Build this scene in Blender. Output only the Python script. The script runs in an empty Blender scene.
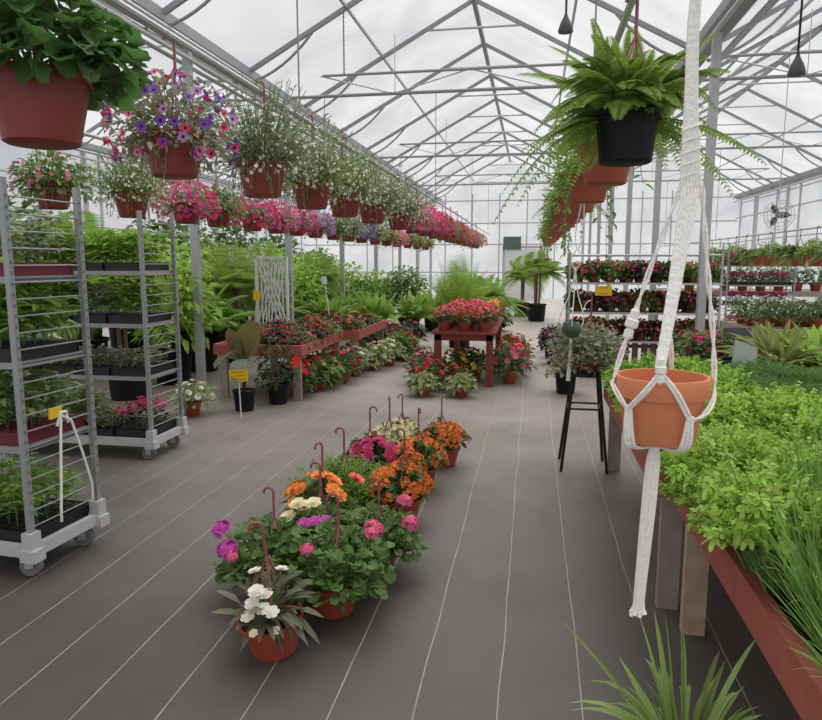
import bpy, math, random
import numpy as np
from mathutils import Vector
RNG = np.random.default_rng(11)
R = random.Random(5)
SC = bpy.context.scene
COL = SC.collection
PI = math.pi
ORD = ['first','second','third','fourth','fifth','sixth','seventh','eighth','ninth','tenth','eleventh','twelfth',
       'thirteenth','fourteenth','fifteenth','sixteenth','seventeenth','eighteenth','nineteenth','twentieth']

# ------------------------------------------------------------------ materials
def lin(h):
    h = h.lstrip('#'); c = [int(h[i:i+2], 16)/255 for i in (0, 2, 4)]
    return tuple(x/12.92 if x <= .04045 else ((x+.055)/1.055)**2.4 for x in c) + (1,)
MATS = {}
def mat(name, col, rough=.6, metal=0., var=.18, scale=8., trans=0., island=False, spec=.5, bump=0.):
    if name in MATS: return MATS[name]
    m = bpy.data.materials.new(name); m.use_nodes = True
    nt = m.node_tree; N = nt.nodes; Lk = nt.links; N.clear()
    out = N.new('ShaderNodeOutputMaterial'); b = N.new('ShaderNodeBsdfPrincipled')
    b.inputs['Roughness'].default_value = rough; b.inputs['Metallic'].default_value = metal
    b.inputs['Specular IOR Level'].default_value = spec
    c = lin(col) if isinstance(col, str) else col
    mix = N.new('ShaderNodeMix'); mix.data_type = 'RGBA'
    mix.inputs['A'].default_value = tuple(min(1, x*(1-var)) for x in c[:3])+(1,)
    mix.inputs['B'].default_value = tuple(min(1, x*(1+var)) for x in c[:3])+(1,)
    if island:
        g = N.new('ShaderNodeNewGeometry')
        Lk.new(g.outputs['Random Per Island'], mix.inputs['Factor'])
        hs = N.new('ShaderNodeHueSaturation')
        mr = N.new('ShaderNodeMapRange'); mr.inputs['To Min'].default_value = .485; mr.inputs['To Max'].default_value = .52
        Lk.new(g.outputs['Random Per Island'], mr.inputs['Value']); Lk.new(mr.outputs[0], hs.inputs['Hue'])
        Lk.new(mix.outputs['Result'], hs.inputs['Color']); csock = hs.outputs['Color']
    else:
        tc = N.new('ShaderNodeTexCoord'); n = N.new('ShaderNodeTexNoise'); n.inputs['Scale'].default_value = scale
        n.inputs['Detail'].default_value = 4
        Lk.new(tc.outputs['Object'], n.inputs['Vector']); Lk.new(n.outputs['Fac'], mix.inputs['Factor'])
        csock = mix.outputs['Result']
        if bump:
            bp = N.new('ShaderNodeBump'); bp.inputs['Strength'].default_value = bump; bp.inputs['Distance'].default_value = .01
            Lk.new(n.outputs['Fac'], bp.inputs['Height']); Lk.new(bp.outputs['Normal'], b.inputs['Normal'])
    Lk.new(csock, b.inputs['Base Color'])
    if trans:
        t = N.new('ShaderNodeBsdfTranslucent'); Lk.new(csock, t.inputs['Color'])
        mx = N.new('ShaderNodeMixShader'); mx.inputs[0].default_value = trans
        Lk.new(b.outputs[0], mx.inputs[1]); Lk.new(t.outputs[0], mx.inputs[2]); Lk.new(mx.outputs[0], out.inputs[0])
    else:
        Lk.new(b.outputs[0], out.inputs[0])
    MATS[name] = m
    return m
def leafm(name, col, var=.32): return mat(name, col, .5, 0, var, trans=.38, island=True, spec=.35)
def petal(name, col, var=.16): return mat(name, col, .6, 0, var, trans=.16, island=True, spec=.2)

G_bright = leafm('leaf_bright', '#96B658'); G_mid = leafm('leaf_mid', '#7C954E'); G_dark = leafm('leaf_dark', '#5E7644')
G_deep = leafm('leaf_deep', '#4A5C38'); G_grey = leafm('leaf_grey', '#9EA284'); G_lime = leafm('leaf_lime', '#A8C85C')
G_fern = leafm('leaf_fern', '#95B054'); G_olive = leafm('leaf_olive', '#98A060'); G_maroon = leafm('leaf_maroon', '#4E4038')
G_parsley = leafm('leaf_parsley', '#A2C654'); G_dill = leafm('leaf_dill', '#88A868'); G_chive = leafm('leaf_chive', '#88AC5C')
G_purple = leafm('leaf_purple', '#5A3A46'); G_pale = leafm('leaf_pale', '#A5B37E'); G_gero = leafm('leaf_geranium', '#6A8848'); G_taupe = leafm('leaf_taupe', '#7C7A66')
STEM = mat('stem_green', '#6B8A4A', .6); STEMB = mat('stem_brown', '#76624C', .8)
F_white = petal('petal_white', '#F2EEE4', .05); F_cream = petal('petal_cream', '#F3EBC4', .06); F_pink = petal('petal_pink', '#F084B0')
F_hot = petal('petal_hot_pink', '#E84C8C'); F_mag = petal('petal_magenta', '#D2427E'); F_purp = petal('petal_purple', '#8058B4')
F_red = petal('petal_red', '#EA3644'); F_coral = petal('petal_coral', '#F06A66'); F_orange = petal('petal_orange', '#FF9750')
F_yell = petal('petal_yellow', '#EDD050'); F_lil = petal('petal_lilac', '#C58CC4'); F_rose = petal('petal_rose', '#F47CA6')
F_eye = petal('petal_throat', '#5C1440'); F_violet = petal('petal_violet_pink', '#D85AC0')
POT_red = mat('plastic_oxblood', '#84302A', .45, var=.12, scale=5); POT_brick = mat('plastic_brick', '#A24A34', .5, var=.12, scale=6)
POT_black = mat('plastic_black', '#111114', .65, var=.2, spec=.3); TERRA = mat('terracotta', '#D4855C', .85, var=.1, scale=14, bump=.15)
HANG = mat('hanger_pink_plastic', '#94545A', .45); WIRE = mat('wire_grey', '#8D8F92', .4, .6)
SOIL = mat('potting_soil', '#3A2C22', .95, var=.5, scale=60, bump=.5)
STEEL = mat('galvanized_steel', '#BDBEC1', .5, .4, var=.14, scale=6); STEELD = mat('steel_dull', '#97999D', .6, .15, var=.15, scale=4)
ALU = mat('aluminium_pale', '#C8CACE', .5, .5, var=.08)
REDW = mat('red_stained_wood', '#A8594C', .7, var=.25, scale=9, bump=.2); REDD = mat('dark_red_wood', '#86382F', .65, var=.25, scale=9, bump=.2)
WOOD = mat('bare_wood', '#B8A088', .8, var=.3, scale=14, bump=.25); WOODG = mat('grey_wood', '#A09288', .8, var=.3, scale=12, bump=.25)
CORD = mat('cotton_cord', '#F8F5EF', .9, var=.08, scale=120, bump=.5); BLACKM = mat('black_metal', '#1E1D20', .45, .3)
YEL = mat('yellow_card', '#F0C419', .5, var=.06); WHT = mat('white_plastic', '#E6E6E8', .45, var=.04); RUB = mat('grey_rubber', '#77767A', .7)
INK = mat('faded_ink', '#C88A1A', .7); GREYC = mat('grey_card', '#9AA49F', .5, var=.08); DKC = mat('dark_card', '#4A4D52', .5, var=.1)
TRAYB = mat('black_tray', '#1E1E22', .5); TRAYR = mat('maroon_tray', '#6A2632', .5); BASEW = mat('painted_base', '#C9C9CA', .5, .2, var=.1)

# ------------------------------------------------------------------ mesh builder
def nrm(a):
    a = np.asarray(a, float); return a/np.maximum(np.linalg.norm(a, axis=-1, keepdims=True), 1e-9)
class MB:
    def __init__(s): s.v = []; s.f = []; s.m = []; s.n = 0
    def add(s, v, f, m=0):
        v = np.asarray(v, float).reshape(-1, 3); o = s.n
        s.v.append(v); s.n += len(v)
        for q in f: s.f.append(tuple(i+o for i in q)); s.m.append(m)
    def addN(s, V, f, m=0):                                    # V (n,k,3): n copies of one template
        n, k, _ = V.shape; o = s.n
        s.v.append(V.reshape(-1, 3)); s.n += n*k
        for i in range(n):
            b = o+i*k
            for q in f: s.f.append(tuple(j+b for j in q)); s.m.append(m)
    def box(s, c, d, rz=0, m=0, tilt=None):
        x, y, z = (a/2 for a in d)
        P = np.array([(-x,-y,-z),(x,-y,-z),(x,y,-z),(-x,y,-z),(-x,-y,z),(x,-y,z),(x,y,z),(-x,y,z)])
        if tilt is not None:
            ca, sa = math.cos(tilt), math.sin(tilt); P = np.stack([P[:,0], P[:,1]*ca-P[:,2]*sa, P[:,1]*sa+P[:,2]*ca], 1)
        ca, sa = math.cos(rz), math.sin(rz); P = np.stack([P[:,0]*ca-P[:,1]*sa, P[:,0]*sa+P[:,1]*ca, P[:,2]], 1)
        s.add(P+np.array(c), [(0,3,2,1),(4,5,6,7),(0,1,5,4),(1,2,6,5),(2,3,7,6),(3,0,4,7)], m); return s
    def beam(s, p, q, w, h, m=0):                              # rectangular bar from p to q
        p = np.array(p, float); q = np.array(q, float); d = nrm(q-p)
        u = np.cross(d, (0,0,1)); u = nrm(u) if np.linalg.norm(u) > 1e-4 else np.array((1.,0,0)); n = np.cross(u, d)
        P = [a+u*i*w/2+n*j*h/2 for a in (p, q) for i, j in ((-1,-1),(1,-1),(1,1),(-1,1))]
        s.add(P, [(0,1,2,3),(7,6,5,4),(0,4,5,1),(1,5,6,2),(2,6,7,3),(3,7,4,0)], m); return s
    def tube(s, pts, r, n=7, m=0, flat=1.):
        P = np.asarray(pts, float); k = len(P)
        rr = np.full(k, r) if np.isscalar(r) else np.asarray(r, float)
        T = np.gradient(P, axis=0); T = nrm(T)
        ref = np.array((0,1.,0)) if abs(T[0][1]) < .9 else np.array((1.,0,0))
        V = []; u = nrm(np.cross(T[0], ref))
        for i in range(k):
            u = nrm(u-T[i]*np.dot(u, T[i])); w = np.cross(T[i], u)
            for j in range(n):
                a = 2*PI*j/n; V.append(P[i]+rr[i]*(u*math.cos(a)+w*math.sin(a)*flat))
        f = [(i*n+j, i*n+(j+1) % n, (i+1)*n+(j+1) % n, (i+1)*n+j) for i in range(k-1) for j in range(n)]
        f += [tuple(range(n-1, -1, -1)), tuple((k-1)*n+j for j in range(n))]
        s.add(V, f, m); return s
    def lathe(s, prof, n=22, c=(0,0,0), m=0, squash=1.):
        V = []; k = len(prof)
        for r, z in prof:
            for j in range(n):
                a = 2*PI*j/n; V.append((c[0]+r*math.cos(a), c[1]+r*squash*math.sin(a), c[2]+z))
        f = [(i*n+j, i*n+(j+1) % n, (i+1)*n+(j+1) % n, (i+1)*n+j) for i in range(k-1) for j in range(n)]
        if prof[0][0] > 1e-3: f.append(tuple(range(n-1, -1, -1)))
        if prof[-1][0] > 1e-3: f.append(tuple((k-1)*n+j for j in range(n)))
        s.add(V, f, m); return s
    def mesh(s, name, mats, smooth=True):
        me = bpy.data.meshes.new(name)
        me.from_pydata(np.concatenate(s.v).tolist(), [], s.f)
        for a in (mats if isinstance(mats, (list, tuple)) else [mats]): me.materials.append(a)
        me.polygons.foreach_set('material_index', s.m)
        if smooth:
            me.polygons.foreach_set('use_smooth', [True]*len(s.f))
            try: me.set_sharp_from_angle(angle=math.radians(38))
            except Exception: pass
        me.update(); return me

# leaf templates: (t along, s across, lift), faces
OVAL = (np.array([(0,0,0),(.35,-.5,1),(.35,0,0),(.35,.5,1),(.72,-.36,.7),(.72,0,0),(.72,.36,.7),(1,0,0)]),
        [(0,2,1),(0,3,2),(1,2,5,4),(2,3,6,5),(4,5,7),(5,6,7)])
DIAM = (np.array([(0,0,0),(.45,-.5,1),(1,0,0),(.45,.5,1)]), [(0,2,1),(0,3,2)])
def _round():
    V = [(.42,0,-.5)]; n = 11
    for i in range(n):
        a = PI+PI/7+(2*PI-2*PI/7)*i/(n-1); r = .5*(1+.07*(-1)**i)
        V.append((.5+r*math.cos(a), r*math.sin(a), .55+.25*(-1)**i))
    return np.array(V), [(0,i+1,i+2) for i in range(n-1)]
ROUND = _round()
def _lobed(k=3):                                               # parsley like: three toothed lobes
    V = [(0,0,0)]; f = []
    for c, l in ((-.9,.62),(0,1.),(.9,.62)):
        b = len(V)
        for da, r in ((-.36,.55),(-.2,.85),(0,1.),(.2,.85),(.36,.55)):
            V.append((l*r*math.cos(c+da), l*r*math.sin(c+da), .3*abs(da)))
        f += [(0,b,b+1),(0,b+1,b+2),(0,b+2,b+3),(0,b+3,b+4)]
    return np.array(V), f
LOBED = _lobed()
def _strap(k):
    V = []
    for i in range(k+1):
        t = i/k; w = .5*(1-.25*(1-t)**3)*(1 if t < .55 else max(0, 1-((t-.55)/.45)**1.8))
        if i == k: V.append((1,0,0))
        else: V += [(t,-w,.8),(t,0,0),(t,w,.8)]
    f = []
    for i in range(k-1):
        b = 3*i; f += [(b,b+1,b+4,b+3),(b+1,b+2,b+5,b+4)]
    b = 3*(k-1); f += [(b,b+1,b+3),(b+1,b+2,b+3)]
    return np.array(V), f
STRAP = _strap(6)
def leaves(mb, P, D, L, W, kind=OVAL, droop=.2, fold=.25, m=0, up=None):
    P = np.asarray(P, float); D = nrm(D); n = len(P)
    L = np.broadcast_to(L, (n,)); W = np.broadcast_to(W, (n,)); dr = np.broadcast_to(droop, (n,))
    U = np.array((0,0,1.))+RNG.normal(0, .28, (n,3)) if up is None else up
    S = nrm(np.cross(D, U)); N = np.cross(S, D)
    T, f = kind
    V = (P[:,None] + D[:,None]*(L[:,None]*T[:,0])[...,None] + S[:,None]*(W[:,None]*T[:,1])[...,None]
         + N[:,None]*(fold*W[:,None]*np.abs(T[:,1])*T[:,2]*2)[...,None])
    V[...,2] -= dr[:,None]*L[:,None]*T[:,0]**2
    mb.addN(V, f, m)
def _five(n=5, gap=.5, cup=.22):
    V = [(0,0,-.12)]; f = []
    for k in range(n):
        a = 2*PI*k/n; b = len(V)
        for da, r, z in ((-gap,.72,cup*.6),(-gap*.45,1,cup),(gap*.45,1,cup),(gap,.72,cup*.6)):
            V.append((r*math.cos(a+da), r*math.sin(a+da), z))
        f += [(0,b,b+1),(0,b+1,b+2),(0,b+2,b+3)]
    return np.array(V), f
FIVE = _five(); FOUR = _five(4, .62)
def _double():
    V = []; f = []
    for r0, z0, n, ph, cup in ((1,0,6,0,.25),(.75,.12,5,.5,.4),(.48,.22,4,.2,.5)):
        T, ff = _five(n, .58, cup); c, s_ = math.cos(ph), math.sin(ph); b = sum(len(x) for x in V)
        T2 = np.stack([(T[:,0]*c-T[:,1]*s_)*r0, (T[:,0]*s_+T[:,1]*c)*r0, T[:,2]*r0+z0], 1)
        V.append(T2); f += [tuple(i+b for i in q) for q in ff]
    return np.concatenate(V), f
DOUBLE = _double()
def _disc(n=7): return np.array([(0,0,0)]+[(math.cos(2*PI*i/n), math.sin(2*PI*i/n), .1) for i in range(n)]), [(0,i+1,(i+1) % n+1) for i in range(n)]
DISC = _disc()
def flowers(mb, P, N, size, kind=FIVE, m=0):
    P = np.asarray(P, float); N = nrm(N); n = len(P); size = np.broadcast_to(size, (n,))
    A = nrm(np.cross(N, RNG.normal(0,1,(n,3)))); B = np.cross(N, A); T, f = kind
    V = P[:,None] + size[:,None,None]*(A[:,None]*T[:,0,None] + B[:,None]*T[:,1,None] + N[:,None]*T[:,2,None])
    mb.addN(V, f, m)
def dome(n, r, h, lo=-.15, inner=.6):
    az = RNG.uniform(0, 2*PI, n); el = np.arcsin(RNG.uniform(math.sin(lo), 1, n)); k = RNG.uniform(inner, 1, n)
    d = np.stack([np.cos(el)*np.cos(az), np.cos(el)*np.sin(az), np.sin(el)], 1)
    return d*np.array((r,r,h))*k[:,None], d

# ------------------------------------------------------------------ objects
LABELS = {}
def obj(name, me, parent=None, loc=None, rot=None, over=None):
    if isinstance(me, tuple): me = me[0].mesh(name, me[1])
    o = bpy.data.objects.new(name, me); COL.objects.link(o)
    if parent is not None: o.parent = parent
    if loc is not None: o.location = loc
    if rot is not None: o.rotation_euler = rot
    if over is not None:
        for i, a in enumerate(over):
            if a is not None and i < len(o.material_slots):
                o.material_slots[i].link = 'OBJECT'; o.material_slots[i].material = a
    return o
def tag(o, label, cat, group=None):
    k = label; LABELS[k] = LABELS.get(k, 0)+1
    if not 4 <= len(label.split()) <= 16: print('LABELLEN', len(label.split()), label)
    if LABELS[k] > 1: print('DUPLABEL', label)
    o['label'] = label; o['category'] = cat
    if group: o['group'] = group
    return o
def thing(name, label, cat, loc=(0,0,0), rz=0, group=None, sc=1., tilt=None):
    o = bpy.data.objects.new(name, None); COL.objects.link(o); o.empty_display_size = .05
    o.location = loc; o.rotation_euler = (tilt[0] if tilt else 0, tilt[1] if tilt else 0, rz); o.scale = (sc,)*3
    return tag(o, label, cat, group)
def struct(name, me, parent=None, loc=None, rot=None):
    o = obj(name, me, parent, loc, rot)
    if parent is None: o['kind'] = 'structure'
    return o
def sempty(name, loc=(0,0,0)):
    o = bpy.data.objects.new(name, None); COL.objects.link(o); o.location = loc; o['kind'] = 'structure'; return o
# a kind is a list of (part name, mesh, loc, rot, [sub-parts])
def spawn(kind, name, label, cat, loc, rz=0, group=None, sc=1., over=None, tilt=None, skip=()):
    t = thing(name, label, cat, loc, rz, group, sc, tilt); over = over or {}
    for pn, me, l, r, subs in kind:
        if pn in skip: continue
        o = obj(pn, me, t, l, r, over.get(pn))
        for sn, sm, sl, sr in subs: obj(sn, sm, o, sl, sr, over.get(sn))
    return t
def P_(name, mb, mats, loc=None, rot=None, subs=(), smooth=True):
    return (name, mb.mesh(name, mats, smooth) if isinstance(mb, MB) else mb, loc, rot, list(subs))

# ------------------------------------------------------------------ camera and light
F_PX = 680.; CAM_H = 1.55
pitch = math.atan(98/F_PX); yaw = math.atan(122*math.cos(pitch)/F_PX)
cam = bpy.data.cameras.new('camera'); cam.sensor_fit = 'HORIZONTAL'; cam.sensor_width = 36; cam.lens = F_PX/822*36; cam.clip_end = 200
co = bpy.data.objects.new('camera', cam); COL.objects.link(co)
co.location = (0,0,CAM_H); co.rotation_euler = (PI/2-pitch, 0, yaw); SC.camera = co
w = bpy.data.worlds.new('overcast_sky'); SC.world = w; w.use_nodes = True
nt = w.node_tree; bg = nt.nodes['Background']
tc = nt.nodes.new('ShaderNodeTexCoord'); nz = nt.nodes.new('ShaderNodeTexNoise'); nz.inputs['Scale'].default_value = 1.6; nz.inputs['Detail'].default_value = 4
rp = nt.nodes.new('ShaderNodeValToRGB'); rp.color_ramp.elements[0].position = .3; rp.color_ramp.elements[1].position = .7
rp.color_ramp.elements[0].color = (.84,.85,.875,1); rp.color_ramp.elements[1].color = (1,.995,.99,1)
nt.links.new(tc.outputs['Generated'], nz.inputs['Vector']); nt.links.new(nz.outputs['Fac'], rp.inputs['Fac']); nt.links.new(rp.outputs[0], bg.inputs['Color'])
bg.inputs['Strength'].default_value = .69
sun = bpy.data.lights.new('hazy_sun', 'SUN'); sun.energy = 3.9; sun.angle = math.radians(75); sun.color = (1,.97,.92)
so = bpy.data.objects.new('hazy_sun', sun); COL.objects.link(so); so.rotation_euler = (math.radians(-22), math.radians(14), 0)
SC.view_settings.view_transform = 'Standard'; SC.view_settings.look = 'None'; SC.view_settings.gamma = 1; SC.view_settings.exposure = .27
SC.view_settings.use_curve_mapping = False
SC.cycles.transparent_max_bounces = 24; SC.cycles.max_bounces = 8; SC.cycles.sample_clamp_indirect = 4

# ------------------------------------------------------------------ the greenhouse
XL, XR, RX = -4.1, 2.0, -1.05
BAYW = XR-XL; EZ, RZ = 4.15, 5.78; Y0, Y1 = -2., 30.
def film_mat():
    m = bpy.data.materials.new('poly_film'); m.use_nodes = True; nt = m.node_tree; N = nt.nodes; L = nt.links; N.clear()
    out = N.new('ShaderNodeOutputMaterial'); tr = N.new('ShaderNodeBsdfTransparent'); tl = N.new('ShaderNodeBsdfTranslucent'); di = N.new('ShaderNodeBsdfDiffuse')
    tc = N.new('ShaderNodeTexCoord'); n = N.new('ShaderNodeTexNoise'); n.inputs['Scale'].default_value = .55; n.inputs['Detail'].default_value = 5; n.inputs['Distortion'].default_value = .8
    rp = N.new('ShaderNodeValToRGB'); rp.color_ramp.elements[0].position = .32; rp.color_ramp.elements[1].position = .68
    rp.color_ramp.elements[0].color = (.70,.715,.74,1); rp.color_ramp.elements[1].color = (.92,.925,.935,1)
    L.new(tc.outputs['Object'], n.inputs['Vector']); L.new(n.outputs['Fac'], rp.inputs['Fac'])
    for b in (tr, tl, di): L.new(rp.outputs[0], b.inputs['Color'])
    a = N.new('ShaderNodeMixShader'); a.inputs[0].default_value = .3; b = N.new('ShaderNodeMixShader'); b.inputs[0].default_value = .3
    L.new(tl.outputs[0], a.inputs[1]); L.new(di.outputs[0], a.inputs[2])
    L.new(tr.outputs[0], b.inputs[1]); L.new(a.outputs[0], b.inputs[2]); L.new(b.outputs[0], out.inputs[0]); return m
FILM = film_mat()
def grid(p00, p10, p01, p11, nu, nv, sag=0., nsag=1, axis=2):
    u = np.linspace(0,1,nu+1); v = np.linspace(0,1,nv+1); U, Vv = np.meshgrid(u, v)
    a, b, c, d = (np.array(x, float) for x in (p00, p10, p01, p11))
    Pn = (a*((1-U)*(1-Vv))[...,None]+b*(U*(1-Vv))[...,None]+c*((1-U)*Vv)[...,None]+d*(U*Vv)[...,None])
    if sag: Pn[...,axis] += sag*np.sin(PI*U)*np.abs(np.sin(PI*nsag*Vv))
    mb = MB(); k = nu+1
    mb.add(Pn.reshape(-1,3), [(j*k+i, j*k+i+1, (j+1)*k+i+1, (j+1)*k+i) for j in range(nv) for i in range(nu)]); return mb
def floor_mat():
    m = bpy.data.materials.new('woven_ground_cloth'); m.use_nodes = True; nt = m.node_tree; N = nt.nodes; L = nt.links
    b = N['Principled BSDF']; b.inputs['Roughness'].default_value = .5; b.inputs['Specular IOR Level'].default_value = .45
    tc = N.new('ShaderNodeTexCoord'); sp = N.new('ShaderNodeSeparateXYZ'); L.new(tc.outputs['Object'], sp.inputs[0])
    def mth(op, a, c=None):
        x = N.new('ShaderNodeMath'); x.operation = op
        for i, q in enumerate((a, c)):
            if q is None: continue
            if isinstance(q, (int, float)): x.inputs[i].default_value = q
            else: L.new(q, x.inputs[i])
        return x.outputs[0]
    wob = N.new('ShaderNodeTexNoise'); wob.inputs['Scale'].default_value = .8; L.new(tc.outputs['Object'], wob.inputs['Vector'])
    xx = mth('ADD', sp.outputs['X'], mth('MULTIPLY', wob.outputs['Fac'], .045))
    fr = mth('FRACT', mth('DIVIDE', mth('ADD', xx, 29.4925), .29))
    line = mth('LESS_THAN', mth('ABSOLUTE', mth('SUBTRACT', fr, .5)), .008)
    brk = N.new('ShaderNodeTexNoise'); brk.inputs['Scale'].default_value = 5; L.new(tc.outputs['Object'], brk.inputs['Vector'])
    line = mth('MULTIPLY', line, mth('MINIMUM', mth('MULTIPLY', brk.outputs['Fac'], .85), .5))
    n1 = N.new('ShaderNodeTexNoise'); n1.inputs['Scale'].default_value = .7; n1.inputs['Detail'].default_value = 8; n1.inputs['Roughness'].default_value = .65
    L.new(tc.outputs['Object'], n1.inputs['Vector'])
    rp = N.new('ShaderNodeValToRGB'); rp.color_ramp.elements[0].position = .3; rp.color_ramp.elements[1].position = .72
    rp.color_ramp.elements[0].color = lin('#46413F'); rp.color_ramp.elements[1].color = lin('#625B57'); L.new(n1.outputs['Fac'], rp.inputs['Fac'])
    # cloth turns paler with distance down the aisle, mottled by noise
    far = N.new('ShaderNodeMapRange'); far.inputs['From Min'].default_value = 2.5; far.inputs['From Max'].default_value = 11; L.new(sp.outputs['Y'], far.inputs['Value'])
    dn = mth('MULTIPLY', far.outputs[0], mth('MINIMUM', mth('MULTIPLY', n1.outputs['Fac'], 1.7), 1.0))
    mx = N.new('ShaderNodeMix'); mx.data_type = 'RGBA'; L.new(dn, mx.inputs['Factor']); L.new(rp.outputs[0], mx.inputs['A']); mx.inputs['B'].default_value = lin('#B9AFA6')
    m2 = N.new('ShaderNodeMix'); m2.data_type = 'RGBA'; L.new(line, m2.inputs['Factor']); L.new(mx.outputs['Result'], m2.inputs['A']); m2.inputs['B'].default_value = lin('#D8D2CA')
    L.new(m2.outputs['Result'], b.inputs['Base Color'])
    wv = N.new('ShaderNodeTexNoise'); wv.inputs['Scale'].default_value = 90; L.new(tc.outputs['Object'], wv.inputs['Vector'])
    bp = N.new('ShaderNodeBump'); bp.inputs['Strength'].default_value = .25; bp.inputs['Distance'].default_value = .004
    L.new(wv.outputs['Fac'], bp.inputs['Height']); L.new(bp.outputs[0], b.inputs['Normal']); return m
LWX, RWX = XL-BAYW, XR+BAYW
mb = MB(); mb.box(((LWX+RWX)/2, (Y0+Y1)/2, -.05), (RWX-LWX+.4, Y1-Y0+.4, .1)); struct('floor', (mb, floor_mat()))
for i, ex in enumerate((LWX, XL, XR)):                          # three gable bays of film
    rx = ex+BAYW/2
    struct('ceiling', (grid((ex,Y0,EZ+.08), (rx,Y0,RZ+.06), (ex,Y1,EZ+.08), (rx,Y1,RZ+.06), 8, 112, .1, 14), FILM))
    struct('ceiling', (grid((rx,Y0,RZ+.06), (ex+BAYW,Y0,EZ+.08), (rx,Y1,RZ+.06), (ex+BAYW,Y1,EZ+.08), 8, 112, .1, 14), FILM))
struct('wall_left', (grid((LWX,Y0,0), (LWX,Y1,0), (LWX,Y0,EZ+.08), (LWX,Y1,EZ+.08), 40, 4), FILM))
struct('wall_right', (grid((RWX,Y0,0), (RWX,Y1,0), (RWX,Y0,EZ+.08), (RWX,Y1,EZ+.08), 40, 4), FILM))
mb = MB(); pts = [(LWX,Y1,0),(RWX,Y1,0)]
for ex in (XR, XL, LWX): pts += [(ex+BAYW,Y1,EZ+.08),(ex+BAYW/2,Y1,RZ+.06)]
pts += [(LWX,Y1,EZ+.08)]; mb.add(pts, [tuple(range(len(pts)))]); struct('wall_back', (mb, FILM))

def bar(name, p, q, w, h, m, parent=None): return struct(name, (MB().beam(p, q, w, h), m), parent)
# gutters with their pipes
for i, gx in enumerate((LWX, XL, XR, RWX)):
    g = sempty('gutter_beam', (gx, 0, EZ))
    mb = MB(); hw = .13
    prof = [(-hw,.09),(-hw,-.03),(-.06,-.1),(.06,-.1),(hw,-.03),(hw,.09),(hw-.02,.09),(hw-.02,-.02),(.05,-.08),(-.05,-.08),(-hw+.02,-.02),(-hw+.02,.09)]
    V = [(x,y,z) for y in (Y0,Y1) for x,z in prof]; k = len(prof)
    mb.add(V, [(j,(j+1) % k,k+(j+1) % k,k+j) for j in range(k)]+[tuple(range(k)), tuple(range(2*k-1,k-1,-1))])
    obj('channel', (mb, STEELD), g)
    for dx, dz in ((-.17,-.2),(.1,-.26),(.19,-.12)): obj('heating_pipe', (MB().tube([(dx,Y0,dz),(dx,Y1,dz)], .025, 8), STEEL), g)
PY = [1.3+3.3*k for k in range(9)]
post_me = {}
for gx in (LWX, XL, XR, RWX):
    for y in PY:
        if 'post' not in post_me: post_me['post'] = MB().box((0,0,EZ/2-.05), (.09,.09,EZ-.1)).mesh('gutter_post', STEEL)
        struct('gutter_post', post_me['post'], None, (gx-(.06 if gx == XR else 0), y+(.5 if gx == XR and y > 5 else 0), 0))
# rafters
hb = BAYW/2; sl = (RZ-EZ)/hb
raf = MB().beam((-hb,0,EZ), (0,0,RZ), .045, .06).mesh('rafter_bar', STEELD); raf2 = MB().beam((hb,0,EZ), (0,0,RZ), .045, .06).mesh('rafter_bar', STEELD)
tie = MB().tube([(-.75,0,RZ-.75*sl-.03),(.75,0,RZ-.75*sl-.03)], .02, 6).mesh('collar_tie', STEEL)
def brace(s):
    p0 = Vector((s*hb*.97,0,EZ-.1)); p1 = Vector((s*hb*.8,0,EZ+.02)); p2 = Vector((s*hb*.66,0,EZ+hb*.34*sl-.03))
    return MB().tube([(1-t)**2*p0+2*t*(1-t)*p1+t*t*p2 for t in np.linspace(0,1,9)], .02, 6).mesh('knee_brace', STEELD)
brs = [brace(-1), brace(1)]
ry = [.3+2.3*k for k in range(13)]
for ex in (LWX, XL, XR):
    for y in ry:
        r = sempty('roof_rafter', (ex+hb, y, 0))
        obj('rafter_bar', raf, r); obj('rafter_bar', raf2, r); obj('collar_tie', tie, r)
        for b in brs: obj('knee_brace', b, r)
    bar('ridge_beam', (ex+hb,Y0,RZ-.02), (ex+hb,Y1,RZ-.02), .07, .08, STEELD)
    for s in (-.5, .5): bar('roof_purlin', (ex+hb+s*hb, Y0, RZ-.5*(RZ-EZ)), (ex+hb+s*hb, Y1, RZ-.5*(RZ-EZ)), .035, .035, STEEL)
# trusses
ch = MB().tube([(-hb,0,EZ+.08),(hb,0,EZ+.08)], .027, 8).mesh('lower_chord', STEELD)
zu = EZ+.4; xu = hb*(1-.4/(RZ-EZ))
ch2 = MB().tube([(-xu-.1,0,zu),(xu+.1,0,zu)], .022, 8).mesh('upper_chord', STEELD)
wb = MB(); xs = np.linspace(-hb+.6, hb-.6, 5)
for i in range(4):
    a = (xs[i],0,EZ+.08 if i % 2 else zu); b = (xs[i+1],0,zu if i % 2 else EZ+.08); wb.tube([a,b], .012, 5)
wb.tube([(-1.2,0,EZ+.08),(-1.2,0,RZ-1.2*sl)], .007, 5)
wb = wb.mesh('truss_web', STEEL)
for ex in (LWX, XL, XR):
    for y in (4.6, 11.2, 17.8, 24.4):
        r = sempty('roof_truss', (ex+hb, y, 0)); obj('lower_chord', ch, r); obj('upper_chord', ch2, r); obj('truss_web', wb, r)
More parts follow.
